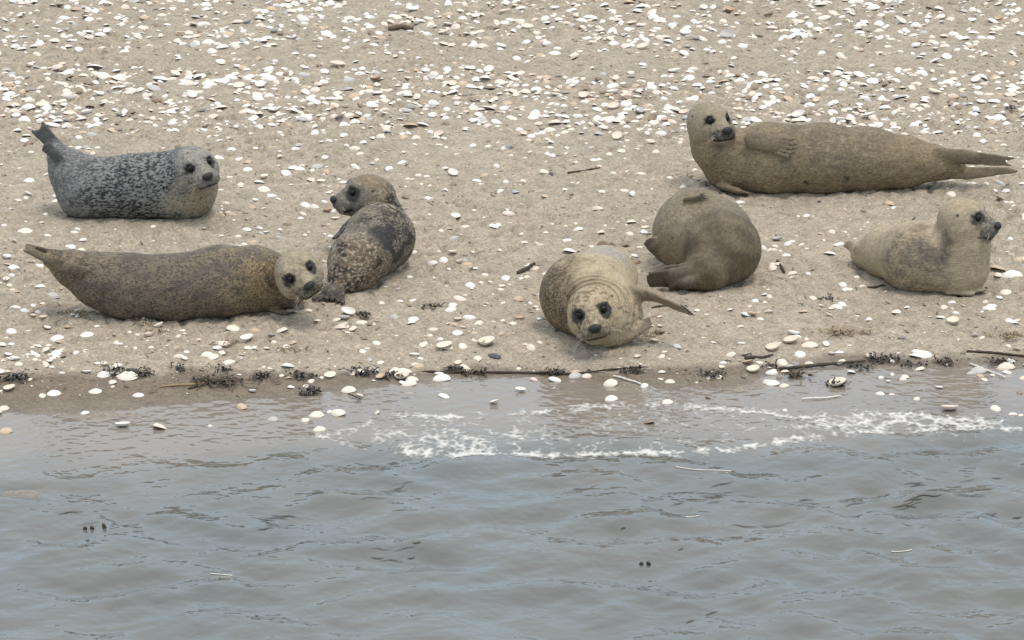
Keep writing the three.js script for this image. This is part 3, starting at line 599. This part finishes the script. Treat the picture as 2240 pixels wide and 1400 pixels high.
// shells that can be found singly in the photograph: [u, v, length in metres, tint, upturned, turn]
for (const [u, v, size, kind, up, turn] of [[118, 862, 0.068, 0, 0, 0.2], [208, 857, 0.066, 1, 0, 0.0], [302, 865, 0.055, 0, 0, 0.1], [20, 853, 0.064, 1, 1, 0.1], [186, 905, 0.040, 0, 0, 0.4], [8, 895, 0.06, 2, 0, 0.9], [12, 946, 0.065, 3, 0, 0.3], [692, 911, 0.070, 1, 0, 0.1], [597, 920, 0.050, 4, 0, 0.0], [698, 943, 0.062, 1, 0, 0.5], [668, 921, 0.045, 1, 0, 1.0], [722, 903, 0.035, 1, 0, 0.2], [1337, 875, 0.062, 0, 0, 0.3], [1410, 846, 0.048, 0, 0, 1.1], [1460, 882, 0.052, 1, 0, 0.1], [1690, 841, 0.064, 0, 0, -0.2], [1715, 846, 0.045, 2, 0, 0.1], [1950, 866, 0.034, 2, 0, 0], [2215, 910, 0.05, 2, 0, 0], [228, 821, 0.07, 0, 0, 0.5], [280, 826, 0.10, 1, 0, -0.1], [880, 828, 0.085, 1, 1, -0.2], [966, 831, 0.085, 0, 0, 0], [763, 856, 0.07, 1, 0, 0], [895, 842, 0.07, 1, 0, 0.2], [972, 763, 0.09, 1, 1, 0.2], [1065, 754, 0.095, 1, 1, -0.1], [2020, 778, 0.085, 0, 0, 0.1], [2085, 708, 0.08, 1, 1, -0.4], [1730, 750, 0.085, 2, 1, 0.3], [1690, 764, 0.085, 2, 1, 0.1], [1770, 757, 0.085, 2, 0, 0], [2213, 607, 0.115, 0, 0, 0], [2200, 640, 0.07, 1, 0, 0.7], [1465, 836, 0.05, 1, 0, 0], [1720, 558, 0.05, 0, 0, 0], [995, 470, 0.065, 0, 0, 0.2], [455, 94, 0.085, 0, 0, 0.1], [2200, 806, 0.085, 2, 0, 0], [2140, 814, 0.08, 4, 0, 0], [1648, 813, 0.075, 1, 1, -0.2], [1640, 600, 0.03, 0, 0, 0], [540, 745, 0.08, 0, 1, -0.2], [1000, 730, 0.06, 0, 0, 0.3], [190, 733, 0.07, 0, 0, 0.3], [125, 742, 0.075, 0, 0, 0.2], [1910, 17, 0.09, 0, 0, 0.1], [525, 350, 0.065, 0, 0, 0], [1832, 846, 0.095, 1, 1, 0.2]]) {
  const p = onGround(u, v); shells.push({ u, v, p, size: size * 1.02, kind, upturned: !!up, turn, tilt: 0.12, lean: 1, form: Math.abs(Math.round(u * 7 + v)) % 9, depth: -p.z, always: true });
}
const inFrame = s => s.u > 8 && s.u < W - 8 && s.v > 4 && s.v < H;
const single = new Set(shells.filter(inFrame).sort((a, b) => (b.always ? 9 : b.size / b.depth) - (a.always ? 9 : a.size / a.depth)).slice(0, 298));
const ZONES = [[0, 295, 'in the thick shell bank behind the seals', 'shells of the bank behind the seals'], [295, 690, 'on the open sand between the seals', 'shells on the open sand between the seals'], [690, 800, 'on the sand between seals and wrack line', 'shells between the seals and the wrack line'], [800, 852, 'along the dark wrack line', 'shells along the wrack line'], [852, 1400, 'at the edge of the shallow water', 'shells at the edge of the water']];
function shellMatrix(s) {
  const q = new THREE.Quaternion().setFromAxisAngle(V(Math.cos(s.lean), 0, Math.sin(s.lean)), s.tilt + (s.upturned ? Math.PI : 0)).multiply(new THREE.Quaternion().setFromAxisAngle(V(0, 1, 0), s.turn));
  const wetBed = zw(s.p.x) - s.p.z < 0.05;
  const lift = (s.upturned ? s.size * 0.24 : -s.size * 0.02) + Math.sin(s.tilt) * s.size * 0.22 - 0.002 + (wetBed ? 0.004 : 0);
  return new THREE.Matrix4().compose(V(s.p.x, ground(s.p.x, s.p.z) + sandRelief(s.p.x, s.p.z) * 0.5 + lift, s.p.z), q, V(s.size, s.size, s.size));
}
const rest = [];
for (const s of shells) {
  const m = shellMatrix(s);
  if (single.has(s)) {
    const [, , where, group] = ZONES.find(z => s.v >= z[0] && s.v < z[1]) || ZONES[0], tint = TINTS[s.kind][0];
    const o = shadows(new THREE.Mesh(VALVES[s.form], shellMaterials[s.kind])); o.name = numbered('clam_shell'); m.decompose(o.position, o.quaternion, o.scale); scene.add(o);
    const size = s.size > 0.083 ? 'large' : s.size > 0.06 ? 'middling' : 'small';
    tag(o, `${size} ${tint} clam shell ${s.upturned ? 'lying hollow up' : 'lying hump up'} ${where}`, 'shell', group);
  } else {
    const g = COARSE[s.form].clone().applyMatrix4(m), c = TINTS[s.kind][1], a = g.attributes.color;
    for (let i = 0; i < a.count; i++) a.setXYZ(i, a.getX(i) * c[0], a.getY(i) * c[1], a.getZ(i) * c[2]);
    rest.push(g);
  }
}
const scatter = mesh('scattered_shells', mergeGeometries(rest), shellStuffMaterial, scene); scatter.userData.kind = 'stuff';
tag(scatter, 'countless smaller bleached shells strewn over the sand', 'shells');

// ------------------------------------------------------------------ crumbs of shell, weed, dirt and pit shade in the sand
function chip(r) { const g = new THREE.TetrahedronGeometry(1, 1), a = g.attributes.position; for (let i = 0; i < a.count; i++) { const k = 0.8 + 0.35 * Math.sin(a.getX(i) * 9.1 + a.getZ(i) * 7.7); a.setXYZ(i, a.getX(i) * k, a.getY(i) * 0.35 * k, a.getZ(i) * 0.7 * k); } g.computeVertexNormals(); return g; }
function crumbs(name, label, category, count, seed, sizes, colors, dens) {
  const r = rng(seed), list = [], mat = new THREE.MeshStandardMaterial({ roughness: 0.8 });
  for (let i = 0; i < count; i++) {
    const u = mix(-350, 2590, r()), v = mix(-130, 870, r()), k = r(), s = mix(sizes[0], sizes[1], r() ** 2), t = r() * 6.28, c = r(), st = 1 + 2.0 * r() * sizes[2];
    if (k > dens(u, v)) continue;
    const p = onGround(u, v); if (zw(p.x) - p.z < 0.06 || underSeal(p, 0.02)) continue;
    list.push([V(p.x, p.y + sandRelief(p.x, p.z) + s * 0.1, p.z), t, s, st, colors[Math.floor(c * colors.length)]]);
  }
  const o = shadows(new THREE.InstancedMesh(chip(), mat, list.length)), m = new THREE.Matrix4(), q = new THREE.Quaternion();
  list.forEach(([p, t, s, st, c], i) => { m.compose(p, q.setFromAxisAngle(V(0.2, 1, 0.1).normalize(), t), V(s * st, s, s)); o.setMatrixAt(i, m); o.setColorAt(i, rgb(...c)); });
  o.name = name; o.userData.kind = 'stuff'; tag(o, label, category); scene.add(o);
}
crumbs('shell_fragments', 'tiny broken bits of pale shell in the sand', 'fragments', 9000, 31, [0.003, 0.010, 0.3], [[0.75, 0.73, 0.7], [0.7, 0.62, 0.54], [0.6, 0.52, 0.42]], (u, v) => 0.15 + 0.6 * density(u, v));
crumbs('weed_and_shade_crumbs', 'dark crumbs of dry weed, dirt and painted pit shade in the sand', 'debris', 17000, 57, [0.0035, 0.0095, 1.3], [[0.13, 0.11, 0.085], [0.20, 0.17, 0.13], [0.075, 0.062, 0.05], [0.24, 0.20, 0.155]], (u, v) => 0.22 + 0.55 * sst(0.0, 0.4, n3(u * 0.006, v * 0.02, 9.5)) + 0.7 * Math.exp(-(((v - 818) / 14) ** 2)));  // dark crumbs partly stand in for the shade of small pits

crumbs('wrack_bits', 'small black scraps of wrack strewn along the wrack line', 'debris', 9000, 83, [0.005, 0.014, 1], [[0.030, 0.026, 0.020], [0.05, 0.04, 0.028], [0.10, 0.08, 0.055]], (u, v) => 0.85 * Math.exp(-(((v - 816 + 8 * n3(u * 0.006, 1, 2)) / 7) ** 2)) * sst(-0.35, 0.25, n3(u * 0.009, 4, 7)));

// ------------------------------------------------------------------ wrack, sticks, quills
const weedMaterials = [new THREE.MeshStandardMaterial({ color: rgb(0.030, 0.026, 0.020), roughness: 0.42, side: THREE.DoubleSide }), new THREE.MeshStandardMaterial({ color: rgb(0.055, 0.042, 0.022), roughness: 0.5, side: THREE.DoubleSide }), new THREE.MeshStandardMaterial({ color: rgb(0.27, 0.215, 0.135), roughness: 0.85, side: THREE.DoubleSide })];
function frond(r, L, wdt, lift) {   // a curling ribbon that forks
  const pts = [], h0 = r() * 6.28; let a = h0, p = V((r() - 0.5) * 0.02, 0.003, (r() - 0.5) * 0.02); const n = 7, pos = [], idx = [];
  let y = 0.004, vy = lift * (0.5 + r());
  for (let i = 0; i <= n; i++) { pts.push(p.clone()); a += (r() - 0.5) * 1.3; p = p.clone().add(V(Math.cos(a) * L / n, 0, Math.sin(a) * L / n)); y += vy / n; vy -= lift * 0.32; p.y = Math.max(0.002, y + (r() - 0.4) * 0.006); }
  for (let i = 0; i <= n; i++) { const t = pts[Math.min(i + 1, n)].clone().sub(pts[Math.max(i - 1, 0)]).normalize(), s = V(-t.z, (r() - 0.5) * 1.2, t.x).normalize().multiplyScalar(wdt * (0.5 + 0.7 * r()) * (i === n ? 0.5 : 1)); pos.push(...pts[i].clone().add(s).toArray(), ...pts[i].clone().sub(s).toArray()); }
  for (let i = 0; i < n; i++) idx.push(i * 2, i * 2 + 1, i * 2 + 2, i * 2 + 1, i * 2 + 3, i * 2 + 2);
  const g = new THREE.BufferGeometry(); g.setAttribute('position', new THREE.Float32BufferAttribute(pos, 3)); g.setIndex(idx); g.computeVertexNormals(); return g;
}
function weedClump(u, v, wpx, label, kind = 0, n = 26, seed = 1, group = 'clumps of wrack') {
  const r = rng(seed * 131 + Math.round(u)), p = onGround(u, v), wide = wpx * mpp(p.z), list = [];
  for (let i = 0; i < n; i++) {
    const g = frond(r, (0.03 + 0.05 * r()) * clamp(wide / 0.16, 0.6, 1.3), 0.0022 + 0.003 * r(), 0.02 + 0.03 * r()), x = (r() + r() - 1) * wide * 0.5, z = (r() + r() - 1) * 0.05;
    list.push(g.translate(x, ground(p.x + x, p.z + z) - p.y, z));
    if (r() < 0.5 && kind !== 2) { const b = new THREE.SphereGeometry(0.004 + 0.003 * r(), 7, 5), bx = x + (r() - 0.5) * 0.03; b.deleteAttribute('uv'); list.push(b.translate(bx, ground(p.x + bx, p.z + z) - p.y + 0.006 + 0.012 * r(), z + (r() - 0.5) * 0.03)); }
  }
  const o = mesh(numbered('seaweed_clump'), mergeGeometries(list), weedMaterials[kind], scene); o.position.copy(p);
  tag(o, label, 'seaweed', group); return o;
}
const WRACK = 'dark clump of bladder wrack stranded on the wrack line';
[[30, 832, 80, 30], [250, 815, 40, 14], [300, 820, 95, 34], [480, 838, 130, 60], [570, 826, 60, 24], [395, 808, 40, 14], [490, 810, 50, 14], [660, 826, 70, 26], [800, 818, 70, 30], [860, 824, 60, 22], [1000, 812, 45, 26], [1040, 820, 60, 24], [1215, 820, 60, 26], [1385, 814, 60, 22], [1555, 824, 60, 24], [1745, 824, 60, 30], [1700, 806, 50, 12], [1930, 790, 80, 46], [1880, 806, 70, 16], [2068, 796, 55, 30], [2000, 800, 70, 12], [2185, 796, 70, 22]].forEach(([u, v, w, n], i) => weedClump(u, v, w, WRACK, i % 4 === 3 ? 1 : 0, n, i + 2, 'clumps of wrack along the wrack line'));
weedClump(680, 861, 48, 'dark tuft of wrack alone on the wet sand below the wrack line', 0, 34, 40);
weedClump(1830, 842, 40, 'dark wrack filling an upright shell in the shallow water', 0, 26, 41);
weedClump(150, 690, 70, 'dry tan weed on the sand under the raised tail of the olive seal', 2, 22, 42);
weedClump(800, 692, 40, 'small dark weed tuft near the toes of the mottled seal', 0, 14, 43);
weedClump(940, 674, 60, 'thin dark weed on bare sand between mottled and cream seal', 1, 14, 44);
weedClump(500, 752, 60, 'brown dry weed beside a shell before the olive seal', 2, 22, 45);
weedClump(1850, 730, 110, 'wide tangle of dry tan weed before the small beige seal', 2, 46, 46);
weedClump(2205, 738, 80, 'tangle of dry tan weed at a shell near the small beige seal', 2, 30, 47);
weedClump(2214, 240, 30, 'tiny dark weed tuft above the tail of the large tan seal', 0, 12, 48);
weedClump(320, 712, 50, 'dry weed caught on a shell at the belly of the olive seal', 2, 18, 49);
weedClump(640, 766, 70, 'flat dry brown weed streak before the mottled seal', 2, 18, 50);
weedClump(1415, 735, 60, 'dry weed beside the lower flipper of the cream seal', 2, 14, 51);
weedClump(1820, 658, 46, 'dark weed scrap on the sand at the belly of the beige seal', 0, 10, 52);
weedClump(350, 728, 40, 'thin weed scrap on the sand below the olive seal', 2, 10, 53);
const stickMaterial = new THREE.MeshStandardMaterial({ color: rgb(0.050, 0.038, 0.028), roughness: 0.75 }), reedMaterial = new THREE.MeshStandardMaterial({ color: rgb(0.30, 0.22, 0.11), roughness: 0.7 }), quillMaterial = new THREE.MeshStandardMaterial({ color: rgb(0.66, 0.64, 0.58), roughness: 0.5 });
function stick(name, pts, radius, material, label, category, group) {
  const P = pts.map(([u, v, lift = 0]) => { const p = onGround(u, v, lift + radius * 0.8); p.y = Math.max(p.y, radius + 0.002); return p; }), base = P[0].clone(), r = rng(Math.round(pts[0][0]));
  const line = []; for (let i = 0; i < P.length; i++) { line.push(P[i].clone().sub(base)); if (i < P.length - 1) line.push(P[i].clone().lerp(P[i + 1], 0.5).sub(base).add(V(0, 0.002 * r(), (r() - 0.5) * 0.02))); }
  const c = new THREE.CatmullRomCurve3(line), g = new THREE.TubeGeometry(c, 24, radius, 7), a = g.attributes.position, nrm = g.attributes.normal;
  for (let i = 0; i < a.count; i++) { const t = Math.floor(i / 8) / 24, k = radius * (-0.45 * Math.abs(t - 0.35) + 0.15 * Math.sin(t * 40) + (t < 0.01 || t > 0.99 ? -0.75 : 0)); a.setXYZ(i, a.getX(i) + nrm.getX(i) * k, a.getY(i) + nrm.getY(i) * k, a.getZ(i) + nrm.getZ(i) * k); }
  g.computeVertexNormals();
  const o = mesh(numbered(name), g, material, scene); o.position.copy(base); tag(o, label, category, group); return o;
}
stick('stick', [[920, 812], [1080, 815], [1250, 818], [1420, 802]], 0.0055, stickMaterial, 'long thin dark stem lying along the wrack line in front of the cream seal', 'stick');
stick('stick', [[1700, 808], [1790, 800], [1895, 790]], 0.008, stickMaterial, 'dark brown stem at the edge of the small pool of water', 'stick');
stick('stick', [[2112, 768], [2180, 772], [2260, 780]], 0.006, stickMaterial, 'thin dark twig above the wrack, below the small beige seal', 'stick');
stick('stick', [[410, 850], [470, 836], [520, 826]], 0.006, stickMaterial, 'dark twig sticking out of the widest wrack clump', 'stick');
stick('reed_stalk', [[348, 846], [420, 841], [500, 834]], 0.005, reedMaterial, 'straw coloured reed stalk pointing out of the widest wrack clump', 'reed');
stick('stick', [[1240, 378], [1275, 374], [1305, 368]], 0.006, stickMaterial, 'short dark stick alone on the shelly sand behind the cream seal', 'stick');
stick('stick', [[1132, 598], [1152, 588], [1172, 575, 0.02]], 0.011, stickMaterial, 'bent dark piece of driftwood on the sand beside the cream seal', 'driftwood');
stick('stick', [[850, 63], [880, 58], [905, 62]], 0.016, new THREE.MeshStandardMaterial({ color: rgb(0.12, 0.09, 0.06), roughness: 0.8 }), 'brown chunk of driftwood among the far shells', 'driftwood');
stick('stick', [[1700, 570], [1708, 582], [1716, 596]], 0.008, stickMaterial, 'short dark twig on the sand between curled seal and beige seal', 'stick');
stick('stick', [[1897, 628], [1920, 627], [1938, 624]], 0.006, stickMaterial, 'small dark twig at the belly of the small beige seal', 'stick');
stick('stick', [[1628, 784], [1665, 782], [1692, 776]], 0.008, stickMaterial, 'dark flat twig on the sand above the wrack', 'stick');
stick('stick', [[1425, 674], [1450, 670], [1478, 672]], 0.007, stickMaterial, 'dark twig on the sand under the stretched flipper', 'stick');
stick('stick', [[762, 862], [775, 868], [790, 876]], 0.0035, stickMaterial, 'thin dark twig below a shell on the wet sand', 'stick');
stick('quill', [[1340, 822], [1375, 832], [1408, 844]], 0.005, quillMaterial, 'pale bare quill leaning from the wrack to a white shell', 'quill');
stick('quill', [[2120, 796], [2160, 812], [2200, 828]], 0.005, quillMaterial, 'long white quill lying from the wrack into the water', 'quill');
stick('quill', [[1752, 876], [1800, 874], [1840, 868]], 0.0045, quillMaterial, 'pale quill lying in the shallow water below the small pool', 'quill');
const musselMaterial = new THREE.MeshPhysicalMaterial({ color: rgb(0.05, 0.055, 0.07), roughness: 0.4, vertexColors: true });
for (const [u, v, s, label] of [[1205, 381, 0.05, 'dark blue mussel shell beside the short dark stick'], [1792, 442, 0.035, 'dark mussel shell below the belly of the large tan seal'], [1080, 780, 0.08, 'dark grey mussel shell on bare sand before the cream seal'], [340, 22, 0.05, 'black mussel shell among the far shells'], [688, 92, 0.05, 'small dark mussel shell alone in the shell field']]) {
  const o = mesh(numbered('mussel_shell'), VALVES[Math.round(u) % 9], musselMaterial, scene), p = onGround(u, v); o.position.copy(p); o.scale.set(s, s * 0.9, s * 0.7); o.rotation.y = u; tag(o, label, 'mussel');
}

// ------------------------------------------------------------------ foam of the last small wave
{
  const up = [[700, 952], [760, 940], [850, 907], [980, 910], [1100, 905], [1280, 890], [1500, 884], [1600, 893], [1760, 912], [2000, 905], [2150, 915], [2300, 924]], low = [[700, 965], [830, 988], [1000, 1001], [1200, 997], [1500, 996], [1620, 985], [1740, 962], [1900, 950], [2100, 944], [2300, 936]];
  const yAt = (L, u) => { if (u <= L[0][0]) return L[0][1]; for (let i = 1; i < L.length; i++) if (u < L[i][0]) return mix(L[i - 1][1], L[i][1], (u - L[i - 1][0]) / (L[i][0] - L[i - 1][0])); return L[L.length - 1][1]; };
  const cx = 0.0045, cz = 0.009, a = atY(680, 1010, 0), b = atY(2500, 870, 0), nx = Math.ceil((b.x - a.x + 0.3) / cx), nz = Math.ceil((a.z - b.z) / cz) + 2, x0 = a.x, z0 = b.z;
  const M = new Float32Array(nx * nz);
  for (let j = 0; j < nz; j++) for (let i = 0; i < nx; i++) {
    const x = x0 + i * cx, z = z0 + j * cz, [u, v0] = toPix(V(x, 0, z));
    if (u < 690) { M[j * nx + i] = -1; continue; }
    const v = v0 + 5 * n3(x * 5, 0.3, z * 3) + 2.5 * n3(x * 16, 1.3, z * 9), t = yAt(up, u), l = yAt(low, u);
    let s = -0.5;
    s = Math.max(s, 0.55 * (1 - Math.abs(v - t - 3) / 8) * (0.5 + 0.5 * sst(-0.2, 0.3, n3(x * 2.3, 4, 1))));
    if (u > 830) s = Math.max(s, 0.75 * (1 - Math.abs(v - l + 4) / 9) * sst(-0.35, 0.15, n3(x * 2 + 3, 2, 1)));
    if (v > t && v < l) { s = Math.max(s, 0.0 + 0.30 * sst(780, 900, u) * (1 - sst(1050, 1250, u)) * sst(t + 20, t + 50, v)); s = Math.max(s, 0.42 * sst(1700, 1850, u) * sst(2260, 2120, u) + 0.02 * sst(1850, 1900, u)); s = Math.max(s, -0.02); }
    const lace = 1 - 2.6 * Math.abs(n3(x * 9, 3.3, z * 5.5)), fineLace = 1 - 2.4 * Math.abs(n3(x * 24, 8.3, z * 14));
    M[j * nx + i] = s + 0.40 * lace + 0.42 * fineLace + 0.42 * n3(x * 64, 5, z * 40) - 0.62;
  }
  const pos = [], idx = [], id = new Int32Array(nx * nz).fill(-1);
  const rgba = [], vert = (i, j) => { const k = j * nx + i; if (id[k] < 0) { id[k] = pos.length / 3; const x = x0 + i * cx, z = z0 + j * cz, m = M[k]; pos.push(x, waterY(x, z) + 0.0015 + 0.004 * clamp(m, 0, 0.6), z); rgba.push(0.70, 0.70, 0.69, clamp(0.11 + m * 1.35, 0, 0.82)); } return id[k]; };   // as dense as the bubbles lie
  for (let j = 0; j < nz - 1; j++) for (let i = 0; i < nx - 1; i++) {
    const k = j * nx + i; if (Math.max(M[k], M[k + 1], M[k + nx], M[k + nx + 1]) < -0.08) continue;
    const A = vert(i, j), B = vert(i + 1, j), C = vert(i, j + 1), D = vert(i + 1, j + 1); idx.push(A, C, B, B, C, D);
  }
  const g = new THREE.BufferGeometry(); g.setAttribute('position', new THREE.Float32BufferAttribute(pos, 3)); g.setAttribute('color', new THREE.Float32BufferAttribute(rgba, 4)); g.setIndex(idx); g.computeVertexNormals();
  const foam = mesh('sea_foam', g, new THREE.MeshStandardMaterial({ vertexColors: true, transparent: true, roughness: 0.8, side: THREE.DoubleSide }), scene);
  foam.userData.kind = 'stuff'; tag(foam, 'lacy white foam of a small wave running up the shallow water', 'foam');
}
// weed adrift on the water
const bladeMaterials = [weedMaterials[0], weedMaterials[1]];
function floating(u, v, wpx, n, seed) {
  const r = rng(seed * 77 + 5), p = atY(u, v, 0), wide = wpx * mpp(p.z);
  for (let i = 0; i < n; i++) {
    const L = wide * (0.10 + 0.28 * r()), x = (r() - 0.5) * wide, z = (r() - 0.5) * wide * 0.9 - x * 0.7, a = (r() - 0.5) * 0.7 + 0.3, wd = 0.0012 + 0.0022 * r(), pos = [], idx = [], m = 9, X0 = p.x + x, Z0 = p.z + z;
    for (let k = 0; k <= m; k++) { const s = (k / m - 0.5) * L, bx = Math.cos(a) * s, bz = -Math.sin(a) * s + 0.05 * L * Math.sin(k * 0.9 + i), w = wd * Math.sin(Math.PI * (0.08 + 0.84 * k / m)); for (const q of [-1, 1]) pos.push(bx, waterY(X0 + bx, Z0 + bz + q * w) + 0.0025, bz + q * w * 1.5); }
    for (let k = 0; k < m; k++) idx.push(k * 2, k * 2 + 1, k * 2 + 2, k * 2 + 1, k * 2 + 3, k * 2 + 2);
    const g = new THREE.BufferGeometry(); g.setAttribute('position', new THREE.Float32BufferAttribute(pos, 3)); g.setIndex(idx); g.computeVertexNormals();
    const o = mesh(numbered('eelgrass_blade'), g, bladeMaterials[(seed + i) % 2], scene); o.position.set(X0, 0, Z0); tag(o, 'thin dark eelgrass blade adrift on the open water', 'eelgrass', 'eelgrass adrift on the water');
  }
}
[[1700, 1120, 190, 11], [2080, 1070, 230, 18], [1580, 1082, 220, 11], [1860, 1108, 190, 8], [2200, 1125, 140, 5], [1330, 1172, 70, 2], [1500, 1195, 80, 2], [560, 1145, 160, 6], [820, 1090, 180, 7], [860, 1205, 150, 6], [1540, 1342, 90, 3], [230, 1125, 160, 4]].forEach(([u, v, w, n], i) => floating(u, v, w, n, i + 1));
for (const [u0, v0, u1, v1, label] of [[1478, 1026, 1600, 1031, 'long white feather shaft adrift just outside the foam'], [1500, 1136, 1528, 1130, 'short curled white feather adrift on the open water'], [1950, 1203, 1995, 1201, 'small white feather shaft adrift far from the foam'], [460, 1258, 508, 1259, 'thin white feather adrift on the water among small swells']]) {
  const a = atY(u0, v0, 0), b = atY(u1, v1, 0), L = b.x - a.x, pts = []; for (let i = 0; i <= 6; i++) { const x = L * i / 6, z = (b.z - a.z) * i / 6 + 0.06 * L * Math.sin(i * 0.6); pts.push(V(x, waterY(a.x + x, a.z + z) + 0.002, z)); }
  const g = new THREE.TubeGeometry(new THREE.CatmullRomCurve3(pts), 16, 0.0022, 6), o = mesh(numbered('feather'), g, quillMaterial, scene); o.position.set(a.x, 0, a.z); tag(o, label, 'feather');
}
for (const [u, v, label] of [[193, 1158, 'two dark weed bladders poking out of the water near a pointed brown one'], [228, 1157, 'pointed brown weed tip poking out of the water beside two dark bladders'], [1410, 1233, 'pair of small dark weed tips poking out of the open water']]) {
  const p = atY(u, v, 0), list = []; p.y = waterY(p.x, p.z);
  for (const [dx, h, tl] of u === 228 ? [[0, 0.015, 0.3]] : [[-0.012, 0.009, -0.5], [0.015, 0.011, 0.5]]) { const g = new THREE.SphereGeometry(1, 10, 8); g.scale(0.008, h, 0.007); g.rotateZ(tl); g.translate(dx, h * 0.4, 0); list.push(g); }
  const o = mesh(numbered('weed_tip'), mergeGeometries(list), u === 228 ? weedMaterials[1] : weedMaterials[0], scene); o.position.copy(p); tag(o, label, 'seaweed');
}

renderer.render(scene, camera);
